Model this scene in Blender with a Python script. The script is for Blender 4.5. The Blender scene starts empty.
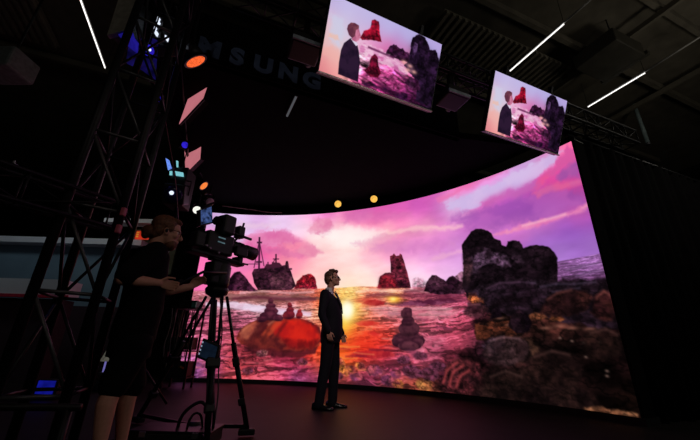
import bpy, bmesh, math, random
import numpy as np
from mathutils import Vector, Matrix, Quaternion
random.seed(7)
sc = bpy.context.scene
COL = sc.collection
V = Vector
PI = math.pi

# ---------------------------------------------------------------- colours and materials
def lin(v):
    v = v / 255.0
    return v / 12.92 if v <= 0.04045 else ((v + 0.055) / 1.055) ** 2.4
def rgb(r, g, b):
    return (lin(r), lin(g), lin(b), 1.0)

MATS = {}
def mat(name, col, rough=0.6, metal=0.0, var=0.25, scale=14.0, bump=0.0, spec=0.4):
    """principled surface whose colour and roughness wander a little with noise"""
    if name in MATS:
        return MATS[name]
    m = bpy.data.materials.new(name); m.use_nodes = True
    nt = m.node_tree; b = nt.nodes['Principled BSDF']
    tc = nt.nodes.new('ShaderNodeTexCoord')
    nz = nt.nodes.new('ShaderNodeTexNoise'); nz.inputs['Scale'].default_value = scale
    nz.inputs['Detail'].default_value = 4.0
    nt.links.new(tc.outputs['Object'], nz.inputs['Vector'])
    rp = nt.nodes.new('ShaderNodeValToRGB')
    e = rp.color_ramp.elements
    e[0].position, e[1].position = 0.3, 0.7
    e[0].color = tuple(c * (1 - var) for c in col[:3]) + (1,)
    e[1].color = tuple(min(1, c * (1 + var)) for c in col[:3]) + (1,)
    nt.links.new(nz.outputs['Fac'], rp.inputs['Fac'])
    nt.links.new(rp.outputs['Color'], b.inputs['Base Color'])
    b.inputs['Roughness'].default_value = rough
    b.inputs['Metallic'].default_value = metal
    b.inputs['Specular IOR Level'].default_value = spec
    if bump:
        bp = nt.nodes.new('ShaderNodeBump'); bp.inputs['Strength'].default_value = bump
        bp.inputs['Distance'].default_value = 0.02
        nt.links.new(nz.outputs['Fac'], bp.inputs['Height'])
        nt.links.new(bp.outputs['Normal'], b.inputs['Normal'])
    MATS[name] = m
    return m

def glow(name, col, strength=1.0, var=0.0, scale=30.0):
    """something that gives off light"""
    if name in MATS:
        return MATS[name]
    m = bpy.data.materials.new(name); m.use_nodes = True
    nt = m.node_tree; nt.nodes.clear()
    out = nt.nodes.new('ShaderNodeOutputMaterial'); em = nt.nodes.new('ShaderNodeEmission')
    em.inputs['Color'].default_value = col; em.inputs['Strength'].default_value = strength
    if var:
        tc = nt.nodes.new('ShaderNodeTexCoord'); nz = nt.nodes.new('ShaderNodeTexNoise')
        nz.inputs['Scale'].default_value = scale
        nt.links.new(tc.outputs['Object'], nz.inputs['Vector'])
        mr = nt.nodes.new('ShaderNodeMapRange')
        mr.inputs['From Min'].default_value = 0.3; mr.inputs['From Max'].default_value = 0.7
        mr.inputs['To Min'].default_value = strength * (1 - var); mr.inputs['To Max'].default_value = strength * (1 + var)
        nt.links.new(nz.outputs['Fac'], mr.inputs['Value'])
        nt.links.new(mr.outputs['Result'], em.inputs['Strength'])
    nt.links.new(em.outputs['Emission'], out.inputs['Surface'])
    MATS[name] = m
    return m

def picture_mat(name, layer, strength):
    """a lit display: the picture is stored pixel by pixel on the display's own mesh"""
    m = bpy.data.materials.new(name); m.use_nodes = True
    nt = m.node_tree; nt.nodes.clear()
    out = nt.nodes.new('ShaderNodeOutputMaterial'); em = nt.nodes.new('ShaderNodeEmission')
    at = nt.nodes.new('ShaderNodeAttribute'); at.attribute_name = layer
    nt.links.new(at.outputs['Color'], em.inputs['Color'])
    em.inputs['Strength'].default_value = strength
    nt.links.new(em.outputs['Emission'], out.inputs['Surface'])
    return m

# ---------------------------------------------------------------- objects
def tag(o, label=None, cat=None, group=None, kind=None):
    if label: o['label'] = label
    if cat: o['category'] = cat
    if group: o['group'] = group
    if kind: o['kind'] = kind
    return o
def thing(name, label, cat, loc=(0, 0, 0), rotz=0.0, group=None):
    o = bpy.data.objects.new(name, None); COL.objects.link(o)
    o.location = loc; o.rotation_euler = (0, 0, rotz); o.empty_display_size = 0.1
    return tag(o, label, cat, group)
def obj(name, bm, m, parent=None, smooth=False, bevel=0.0, label=None):
    me = bpy.data.meshes.new(name)
    bmesh.ops.recalc_face_normals(bm, faces=bm.faces)
    if smooth:
        for f in bm.faces: f.smooth = True
    bm.to_mesh(me); bm.free()
    me.materials.append(m)
    o = bpy.data.objects.new(name, me); COL.objects.link(o)
    if parent: o.parent = parent
    if label: o['label'] = label
    if bevel:
        b = o.modifiers.new('bevel', 'BEVEL'); b.width = bevel; b.segments = 2; b.limit_method = 'ANGLE'
    return o
def struct(name, bm, m, **k):
    return tag(obj(name, bm, m, **k), kind='structure')
def dup(root, loc=None, label=None):
    r = root.copy(); COL.objects.link(r)
    if loc is not None: r.location = loc
    if label: r['label'] = label
    for ch in list(root.children):
        c = ch.copy(); COL.objects.link(c); c.parent = r
        for g in list(ch.children):
            d = g.copy(); COL.objects.link(d); d.parent = c
    return r

def frame(fwd, up=(0, 0, 1)):
    """rotation with x along fwd and z close to up"""
    x = V(fwd).normalized(); u = V(up)
    if abs(x.dot(u.normalized())) > 0.98: u = V((1, 0, 0)) if abs(x.x) < 0.9 else V((0, 1, 0))
    y = u.cross(x).normalized(); z = x.cross(y)
    return Matrix((x, y, z)).transposed()

# ---------------------------------------------------------------- mesh pieces
def box(bm, c, size, R=None):
    hx, hy, hz = size[0] / 2, size[1] / 2, size[2] / 2
    vs = []
    for sx in (-1, 1):
        for sy in (-1, 1):
            for sz in (-1, 1):
                p = V((sx * hx, sy * hy, sz * hz))
                vs.append(bm.verts.new((R @ p if R else p) + V(c)))
    for f in ((0, 1, 3, 2), (4, 6, 7, 5), (0, 4, 5, 1), (2, 3, 7, 6), (0, 2, 6, 4), (1, 5, 7, 3)):
        bm.faces.new([vs[i] for i in f])
    return bm
def ring(bm, c, ax, ay, n):
    return [bm.verts.new(V(c) + V(ax) * math.cos(2 * PI * i / n) + V(ay) * math.sin(2 * PI * i / n)) for i in range(n)]
def skin(bm, rings, cap=True):
    for a, b in zip(rings, rings[1:]):
        n = len(a)
        for i in range(n):
            bm.faces.new((a[i], a[(i + 1) % n], b[(i + 1) % n], b[i]))
    if cap:
        bm.faces.new(rings[0][::-1]); bm.faces.new(rings[-1])
def tube(bm, pts, r, n=10, cap=True):
    """round bar through the points; r is one radius or one per point"""
    pts = [V(p) for p in pts]
    rs = r if isinstance(r, (list, tuple)) else [r] * len(pts)
    rings = []; prev = None
    for i, p in enumerate(pts):
        d = (pts[min(i + 1, len(pts) - 1)] - pts[max(i - 1, 0)]).normalized()
        if prev is None:
            a = d.orthogonal().normalized()
        else:
            a = (prev - d * prev.dot(d)).normalized()
        b = d.cross(a); prev = a
        rings.append(ring(bm, p, a * rs[i], b * rs[i], n))
    skin(bm, rings, cap)
    return bm
def lathe(bm, base, axis, prof, n=24):
    """prof: (distance along axis, radius)"""
    a = V(axis).normalized(); u = a.orthogonal().normalized(); w = a.cross(u)
    skin(bm, [ring(bm, V(base) + a * h, u * max(r, 1e-4), w * max(r, 1e-4), n) for h, r in prof])
    return bm
def prism(bm, pts, off):
    """flat outline given as 3D points, pushed along off"""
    a = [bm.verts.new(V(p)) for p in pts]; b = [bm.verts.new(V(p) + V(off)) for p in pts]
    n = len(a)
    bm.faces.new(a[::-1]); bm.faces.new(b)
    for i in range(n):
        bm.faces.new((a[i], a[(i + 1) % n], b[(i + 1) % n], b[i]))
    return bm
def spline(pts, k=8):
    pts = [V(p) for p in pts]; out = []
    q = [pts[0] * 2 - pts[1]] + pts + [pts[-1] * 2 - pts[-2]]
    for i in range(1, len(q) - 2):
        p0, p1, p2, p3 = q[i - 1:i + 3]
        for j in range(k):
            t = j / k
            out.append(0.5 * ((2 * p1) + (p2 - p0) * t + (2 * p0 - 5 * p1 + 4 * p2 - p3) * t * t + (3 * p1 - p0 - 3 * p2 + p3) * t ** 3))
    out.append(pts[-1])
    return out
NB = bmesh.new

# directions of the hall: E1 runs away along the ceiling lights, E2 across the hall
E1 = V((math.sin(-0.3807), math.cos(-0.3807), 0)); E2 = V((E1.y, -E1.x, 0))
HALL = Matrix((E2, E1, V((0, 0, 1)))).transposed()
def H(a, d, z):
    """point in the hall: a metres across, d metres deep, z up"""
    return E2 * a + E1 * d + V((0, 0, z))

# common materials
BLACK_METAL = mat('black_painted_metal', rgb(30, 30, 32), 0.45, 0.6, 0.3, 20)
BLACK_PLASTIC = mat('black_plastic', rgb(24, 24, 26), 0.5, 0, 0.25, 30)
BLACK_CLOTH = mat('black_molton_cloth', rgb(10, 9, 10), 0.95, 0, 0.3, 6, 0.2, 0.05)
GREY_METAL = mat('grey_metal', rgb(120, 120, 125), 0.4, 0.8, 0.2, 20)
# ---------------------------------------------------------------- painting the pictures shown on the displays
def vnoise(x, y, seed):
    rs = np.random.RandomState(seed); N = 128
    lat = rs.rand(N, N).astype(np.float32)
    xi = np.floor(x).astype(int); yi = np.floor(y).astype(int)
    fx = x - xi; fy = y - yi
    fx = fx * fx * (3 - 2 * fx); fy = fy * fy * (3 - 2 * fy)
    g = lambda a, b: lat[b % N, a % N]
    return (g(xi, yi) * (1 - fx) + g(xi + 1, yi) * fx) * (1 - fy) + (g(xi, yi + 1) * (1 - fx) + g(xi + 1, yi + 1) * fx) * fy
def fbm(x, y, seed, octv=4):
    t = 0; a = 1.0; s = 0
    for k in range(octv):
        t = t + a * vnoise(x * 2 ** k, y * 2 ** k, seed + k * 17); s += a; a *= 0.55
    return t / s
def sstep(a, b, x):
    t = np.clip((x - a) / (b - a), 0, 1)
    return t * t * (3 - 2 * t)
class Canvas:
    def __init__(self, x0, x1, y0, y1, nx, ny, unit):
        self.x, self.y = np.meshgrid(np.linspace(x0, x1, nx), np.linspace(y0, y1, ny))
        self.img = np.zeros((ny, nx, 3), np.float32); self.unit = unit
        self.wx = fbm(self.x / unit * 2.2, self.y / unit * 2.2, 5, 4) - 0.5
        self.wy = fbm(self.x / unit * 2.2, self.y / unit * 2.2, 55, 4) - 0.5
    def field(self, pts, sigma, warp=0.0):
        """smooth blend of colour samples"""
        u = self.unit; X = self.x + self.wx * warp; Y = self.y + self.wy * warp
        num = np.zeros(self.img.shape, np.float64); den = np.zeros(self.x.shape, np.float64)
        for (px, py, r, g, b) in pts:
            d2 = (X - px) ** 2 + (Y - py) ** 2
            w = np.exp(-d2 / (2 * sigma * sigma)) + 1e-5 / (d2 / (sigma * sigma) + 0.1) ** 2
            num += w[..., None] * np.array([r, g, b], np.float64) / 255.0; den += w
        return (num / den[..., None]).astype(np.float32)
    def mask(self, pts, soft, jit=0.0, seed=3):
        P = np.array([(p[0], p[1]) for p in pts], np.float64)
        pad = soft * 2 + jit + 0.02 * self.unit
        sel = (self.x > P[:, 0].min() - pad) & (self.x < P[:, 0].max() + pad) & (self.y > P[:, 1].min() - pad) & (self.y < P[:, 1].max() + pad)
        out = np.zeros(self.x.shape, np.float32)
        X = self.x[sel]; Y = self.y[sel]
        if jit:
            f = 9.0 / self.unit
            X = X + (fbm(X * f, Y * f, seed, 3) - 0.5) * 2 * jit; Y = Y + (fbm(X * f, Y * f, seed + 9, 3) - 0.5) * 2 * jit
        ins = np.zeros(X.shape, bool); dm = np.full(X.shape, 1e9)
        n = len(P)
        for i in range(n):
            ax, ay = P[i]; bx, by = P[(i + 1) % n]
            c = ((ay > Y) != (by > Y)) & (X < (bx - ax) * (Y - ay) / ((by - ay) if by != ay else 1e-9) + ax)
            ins ^= c
            ex, ey = bx - ax, by - ay; L = ex * ex + ey * ey + 1e-12
            t = np.clip(((X - ax) * ex + (Y - ay) * ey) / L, 0, 1)
            dm = np.minimum(dm, (X - ax - t * ex) ** 2 + (Y - ay - t * ey) ** 2)
        d = np.sqrt(dm) * np.where(ins, 1, -1)
        out[sel] = sstep(-soft, soft, d)
        return out
    def lay(self, m, col):
        col = np.asarray(col, np.float32)
        if col.ndim == 1: col = col / 255.0
        self.img = self.img * (1 - m[..., None]) + col * m[..., None]
    def poly(self, pts, c1, c2=None, soft=0.012, jit=0.0, tex=7.0, seed=11, amt=1.0, aspect=1.0, sharp=0.16):
        """a filled outline; c2 mottles c1 with noise"""
        m = self.mask(pts, soft * self.unit, jit * self.unit, seed) * amt
        col = np.array(c1, np.float32) / 255.0
        if c2 is not None:
            n = fbm(self.x * tex / self.unit, self.y * tex * aspect / self.unit, seed + 3, 4)
            k = sstep(0.5 - sharp, 0.5 + sharp, n)[..., None]
            col = col * (1 - k) + np.array(c2, np.float32) / 255.0 * k
            if 51 <= seed < 80 or 120 <= seed < 300:      # stone: broken, cracked surface
                g = fbm(self.x * 13, self.y * 17, seed + 40, 4); h = np.abs(fbm(self.x * 6, self.y * 8, seed + 60, 4) - 0.5) * 2
                col = col * np.clip(0.55 + 1.5 * (g - 0.3), 0.35, 1.9)[..., None] * (0.55 + 0.45 * sstep(0.0, 0.16, h))[..., None]
        self.lay(m, col if col.ndim == 3 else np.array(c1))
    def line(self, pts, w, c, soft=0.01, amt=1.0):
        for a, b in zip(pts, pts[1:]):
            dx, dy = b[0] - a[0], b[1] - a[1]; L = math.hypot(dx, dy) + 1e-9; nx, ny = -dy / L * w, dx / L * w
            self.poly([(a[0] + nx, a[1] + ny), (b[0] + nx, b[1] + ny), (b[0] - nx, b[1] - ny), (a[0] - nx, a[1] - ny)], c, soft=soft, amt=amt)
    def spot(self, p, rx, ry, c, amt=1.0, power=1.0):
        d = ((self.x - p[0]) / rx) ** 2 + ((self.y - p[1]) / ry) ** 2
        self.lay((np.exp(-d ** power) * amt).astype(np.float32), np.array(c))
    def linear(self):
        i = np.clip(self.img, 0, 1)
        return np.where(i <= 0.04045, i / 12.92, ((i + 0.055) / 1.055) ** 2.4)

# ---- the big picture: s runs along the wall from its right end to the left, z up from the floor, both in metres
W_LEN, W_BOT, W_TOP = 8.3, 0.08, 3.85
cv = Canvas(0, W_LEN, W_BOT, W_TOP, 760, 320, 1.0)
sky = [(7.828, 3.790, 214, 190, 228), (7.510, 3.646, 222, 196, 230), (7.024, 3.774, 222, 185, 225), (6.380, 3.776, 228, 196, 230), (5.991, 3.793, 235, 190, 222), (5.602, 3.827, 230, 155, 205), (5.209, 3.823, 222, 130, 188), (8.375, 3.741, 214, 180, 222), (8.267, 3.121, 230, 150, 195), (8.159, 2.506, 235, 130, 180), (7.593, 3.375, 224, 190, 225), (6.499, 3.669, 230, 205, 232), (5.967, 3.498, 240, 215, 234), (5.715, 3.593, 246, 205, 220), (5.066, 3.548, 250, 205, 215), (4.802, 3.320, 255, 240, 235), (5.177, 3.199, 255, 242, 238), (5.561, 3.222, 252, 226, 226), (5.471, 3.016, 248, 215, 215), (7.427, 2.742, 232, 150, 190), (7.024, 2.806, 220, 112, 165), (6.541, 2.888, 228, 122, 168), (6.175, 2.987, 238, 155, 178), (5.864, 2.880, 232, 138, 172), (5.285, 2.859, 245, 198, 200), (4.911, 2.885, 252, 226, 222), (4.665, 2.963, 255, 236, 230), (7.444, 2.374, 232, 135, 182), (6.135, 2.565, 242, 165, 182), (6.276, 2.738, 238, 150, 172), (5.639, 2.557, 246, 185, 190), (5.383, 2.430, 250, 203, 202), (4.774, 2.520, 250, 212, 208), (5.027, 2.700, 247, 205, 203), (5.851, 2.135, 246, 190, 188), (5.369, 2.197, 252, 212, 205), (4.640, 2.104, 255, 226, 205), (4.838, 2.270, 253, 222, 212), (7.165, 2.074, 240, 150, 180), (4.816, 3.731, 226, 130, 185), (4.430, 3.710, 216, 118, 178), (3.925, 3.634, 212, 112, 176), (3.434, 3.644, 208, 110, 178), (2.961, 3.614, 200, 108, 180), (2.507, 3.571, 194, 112, 184), (4.305, 3.872, 206, 120, 180), (4.807, 3.472, 240, 165, 182), (4.424, 3.381, 244, 165, 186), (4.050, 3.431, 226, 122, 170), (3.442, 3.405, 216, 115, 174), (2.975, 3.339, 212, 120, 184), (2.528, 3.308, 205, 120, 186), (4.672, 3.208, 255, 240, 234), (4.297, 3.145, 255, 232, 226), (3.928, 3.220, 254, 215, 208), (3.566, 3.237, 250, 190, 196), (3.212, 3.224, 246, 180, 200), (2.872, 3.160, 248, 190, 205), (2.441, 3.028, 232, 165, 205), (4.541, 2.953, 250, 216, 215), (4.221, 2.969, 238, 178, 195), (3.809, 3.015, 226, 145, 188), (3.453, 3.034, 220, 140, 190), (2.996, 2.961, 212, 135, 190), (2.565, 2.820, 208, 135, 194), (4.657, 2.677, 248, 206, 206), (4.171, 2.707, 244, 185, 200), (3.695, 2.726, 234, 165, 200), (3.235, 2.669, 228, 160, 206), (2.793, 2.648, 220, 152, 208), (2.480, 2.557, 213, 148, 206), (4.408, 2.383, 252, 220, 215), (3.934, 2.393, 250, 206, 212), (3.250, 2.328, 246, 200, 222), (2.813, 2.340, 238, 188, 222), (2.506, 2.242, 236, 190, 226), (4.285, 2.109, 255, 226, 215), (3.151, 2.071, 250, 215, 228), (2.943, 1.953, 246, 212, 228), (2.608, 3.736, 204, 108, 176), (2.265, 3.821, 226, 120, 180), (1.831, 3.857, 224, 115, 176), (1.419, 3.876, 222, 130, 190), (1.187, 3.864, 220, 150, 205), (0.849, 3.877, 210, 160, 210), (2.354, 3.553, 232, 205, 236), (2.195, 3.399, 226, 202, 236), (1.980, 3.447, 216, 192, 232), (1.708, 3.491, 214, 190, 232), (1.457, 3.594, 214, 190, 232), (1.164, 3.628, 208, 185, 230), (0.891, 3.616, 205, 182, 228), (0.705, 3.671, 208, 188, 230), (0.442, 3.719, 210, 182, 226), (0.274, 3.746, 215, 180, 222), (2.059, 3.277, 240, 168, 206), (1.792, 3.287, 222, 125, 188), (1.549, 3.336, 215, 105, 178), (1.344, 3.290, 200, 105, 182), (1.119, 3.312, 195, 100, 180), (0.853, 3.310, 188, 95, 178), (0.585, 3.390, 212, 90, 165), (0.494, 3.443, 224, 84, 152), (0.400, 3.511, 228, 85, 150), (0.232, 3.558, 234, 90, 150), (0.135, 3.654, 244, 100, 150), (0.053, 3.755, 250, 130, 160), (0.447, 3.259, 214, 98, 162), (0.258, 3.196, 224, 95, 150), (0.082, 3.187, 230, 100, 150), (0.629, 3.151, 180, 92, 172), (0.181, 3.354, 180, 88, 166), (0.066, 3.404, 150, 85, 165), (1.335, 3.091, 164, 96, 182), (0.976, 3.091, 158, 90, 178), (0.659, 2.983, 148, 88, 176), (0.344, 2.990, 150, 85, 170), (0.052, 2.990, 160, 88, 170), (1.722, 3.043, 186, 110, 190), (2.118, 3.103, 202, 125, 196), (1.480, 2.710, 205, 130, 190), (1.032, 2.742, 225, 140, 190), (0.546, 2.737, 222, 140, 190), (0.036, 2.742, 225, 125, 178), (0.436, 2.522, 148, 96, 182), (-0.026, 2.596, 150, 92, 178), (0.240, 2.295, 158, 110, 190), (0.767, 2.380, 168, 122, 196), (0.510, 2.145, 176, 136, 202), (0.069, 2.161, 165, 122, 192), (1.402, 2.617, 192, 130, 198), (1.757, 2.755, 200, 135, 200), (0.015, 2.062, 165, 125, 190), (1.060, 2.571, 178, 118, 192), (2.255, 2.761, 204, 140, 202), (2.291, 2.368, 214, 165, 216), (2.417, 2.095, 225, 185, 222)]
cv.img = cv.field(sky, 0.17, 0.14)
n1 = fbm(cv.x * 1.6, cv.y * 4.5, 71, 5)
cv.img *= (1 + 0.16 * (n1 - 0.5))[..., None]
m_ = cv.img.mean(axis=2, keepdims=True)
cv.img = np.clip(m_ + (cv.img - m_) * 1.12, 0, 1); cv.img = np.clip(0.72 + (cv.img - 0.72) * 1.14, 0, 1)
# clouds
cv.poly(((2.271, 3.267), (1.897, 3.254), (1.538, 3.272), (1.215, 3.286), (0.862, 3.257), (0.580, 3.241), (0.316, 3.134), (0.000, 2.969), (-0.030, 2.734), (0.388, 2.769), (0.858, 2.781), (1.377, 2.797), (1.928, 2.974), (2.282, 3.142)), (150,80,170), (176,96,182), soft=0.1, jit=0.1, tex=3, seed=18, amt=0.65)
cv.poly(((6.882, 3.037), (6.430, 3.014), (5.914, 2.882), (5.609, 2.823), (5.900, 2.708), (6.406, 2.788), (6.764, 2.886)), (206,100,160), (222,120,172), soft=0.07, jit=0.08, tex=3, seed=19, amt=0.6)
cv.poly(((4.270, 2.927), (3.786, 2.965), (3.224, 2.931), (2.570, 2.758), (2.234, 2.757), (2.249, 2.599), (3.013, 2.638), (3.695, 2.726), (4.171, 2.776)), (200,118,186), (218,140,196), soft=0.1, jit=0.1, tex=3, seed=20, amt=0.45)
cv.poly(((7.551, 2.613), (7.136, 2.728), (6.642, 2.688), (6.814, 2.489), (7.239, 2.430), (7.528, 2.467)), (226,126,176), soft=0.08, jit=0.08, seed=16, amt=0.6)
cv.poly(((7.835, 3.520), (7.510, 3.646), (6.953, 3.612), (6.496, 3.642), (6.788, 3.508), (7.282, 3.443), (7.666, 3.371)), (240,206,226), soft=0.08, jit=0.08, seed=17, amt=0.55)
cv.poly(((7.376, 3.229), (7.219, 3.339), (7.005, 3.424), (6.785, 3.481), (6.629, 3.456), (6.402, 3.481), (6.217, 3.426), (6.051, 3.292), (5.940, 3.186), (6.086, 3.112), (6.314, 3.116), (6.555, 3.014), (6.875, 2.986), (7.177, 3.029)), (222,108,166), (234,140,188), soft=0.09, jit=0.12, tex=3, seed=21, amt=0.85)
cv.poly(((7.296, 3.180), (6.923, 3.373), (6.368, 3.402), (6.095, 3.215), (6.446, 3.168), (6.888, 3.088)), (218,100,160), (226,122,172), soft=0.1, jit=0.1, tex=3, seed=22, amt=0.6)
cv.poly(((5.728, 3.410), (5.641, 3.642), (5.493, 3.766), (5.255, 3.695), (5.117, 3.526), (5.134, 3.348), (5.386, 3.289)), (224,118,164), (236,150,180), soft=0.08, jit=0.1, tex=4, seed=23, amt=0.75)
cv.poly(((5.969, 2.933), (5.830, 3.080), (5.679, 3.100), (5.493, 2.967), (5.335, 2.861), (5.505, 2.770), (5.804, 2.755)), (230,128,168), (238,150,178), soft=0.07, jit=0.08, tex=4, seed=24, amt=0.8)
cv.poly(((5.188, 3.403), (4.781, 3.470), (4.125, 3.319), (3.782, 3.223), (4.026, 3.113), (4.270, 2.998), (4.664, 2.915), (5.016, 2.990)), (255,244,240), soft=0.12, jit=0.1, seed=25, amt=0.7)
cv.poly(((4.667, 3.036), (4.370, 3.080), (4.075, 3.143), (3.832, 3.159), (3.544, 3.164), (3.594, 3.055), (3.978, 2.966), (4.318, 2.884)), (232,160,192), (240,178,198), soft=0.07, jit=0.1, tex=4, seed=26, amt=0.55)
cv.poly(((4.810, 3.575), (4.125, 3.491), (3.632, 3.487), (3.156, 3.445), (3.151, 3.562), (4.819, 3.836)), (214,108,174), (222,124,182), soft=0.1, jit=0.06, tex=3, seed=27, amt=0.6)
cv.poly(((3.782, 3.223), (3.353, 3.225), (2.983, 3.204), (2.544, 3.093), (2.082, 3.052), (2.088, 2.992), (2.551, 3.008), (2.987, 3.115), (3.356, 3.134), (3.736, 3.122)), (254,205,206), soft=0.05, jit=0.05, seed=28, amt=0.65)
cv.poly(((2.439, 3.598), (2.238, 3.632), (1.854, 3.645), (1.444, 3.694), (1.053, 3.745), (0.654, 3.765), (0.314, 3.787), (0.157, 3.776), (0.205, 3.691), (0.426, 3.542), (0.601, 3.490), (0.746, 3.438), (0.921, 3.432), (1.134, 3.455), (1.365, 3.418), (1.558, 3.421), (1.727, 3.330), (2.055, 3.318), (2.298, 3.449)), (214,190,232), (206,184,230), soft=0.06, jit=0.09, tex=3, seed=29, amt=0.9)
for i, p in enumerate(((1.549, 3.336), (1.409, 3.372), (1.257, 3.380), (1.122, 3.411), (1.008, 3.330), (0.861, 3.370), (0.739, 3.379), (0.623, 3.368))):
    cv.spot(p, 0.11, 0.09, (206 - i * 2, 100, 178), 0.75)
cv.poly(((0.729, 3.337), (0.607, 3.455), (0.478, 3.529), (0.360, 3.548), (0.247, 3.639), (0.139, 3.711), (0.060, 3.796), (0.012, 3.732), (0.006, 3.549), (0.127, 3.469), (0.322, 3.420), (0.501, 3.317), (0.678, 3.243)), (232,84,150), (214,88,160), soft=0.05, jit=0.09, tex=4, seed=31, amt=0.9)
cv.poly(((0.328, 3.386), (0.154, 3.483), (0.009, 3.533), (-0.000, 3.234), (0.139, 3.265), (0.319, 3.275)), (146,82,164), (166,90,168), soft=0.05, jit=0.06, tex=4, seed=32, amt=0.75)
cv.poly(((0.712, 3.238), (0.412, 3.280), (0.146, 3.233), (-0.007, 3.197), (-0.013, 3.095), (0.199, 3.119), (0.437, 3.148), (0.662, 3.145)), (226,98,152), (214,100,160), soft=0.05, jit=0.05, tex=4, seed=33, amt=0.8)
cv.poly(((1.611, 2.703), (1.295, 2.739), (0.965, 2.741), (0.622, 2.744), (0.397, 2.722), (0.247, 2.738), (0.071, 2.771), (-0.043, 2.791), (-0.027, 2.719), (0.141, 2.701), (0.317, 2.680), (0.590, 2.666), (0.909, 2.672), (1.251, 2.673)), (240,146,186), (232,120,178), soft=0.04, jit=0.05, tex=4, seed=34, amt=0.9)
cv.line(((1.000, 2.733), (0.625, 2.728), (0.308, 2.726)), 0.02, (250,184,202), soft=0.03, amt=0.7)
cv.poly(((2.802, 2.503), (2.378, 2.540), (1.932, 2.579), (1.939, 2.522), (2.385, 2.462), (2.765, 2.416)), (240,175,208), soft=0.04, jit=0.05, seed=35, amt=0.6)
cv.poly(((2.562, 3.746), (2.222, 3.808), (1.664, 3.862), (1.223, 3.880), (1.077, 3.837), (1.635, 3.765), (2.165, 3.722), (2.502, 3.638)), (236,116,176), (224,120,186), soft=0.05, jit=0.06, tex=4, seed=36, amt=0.7)

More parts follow.
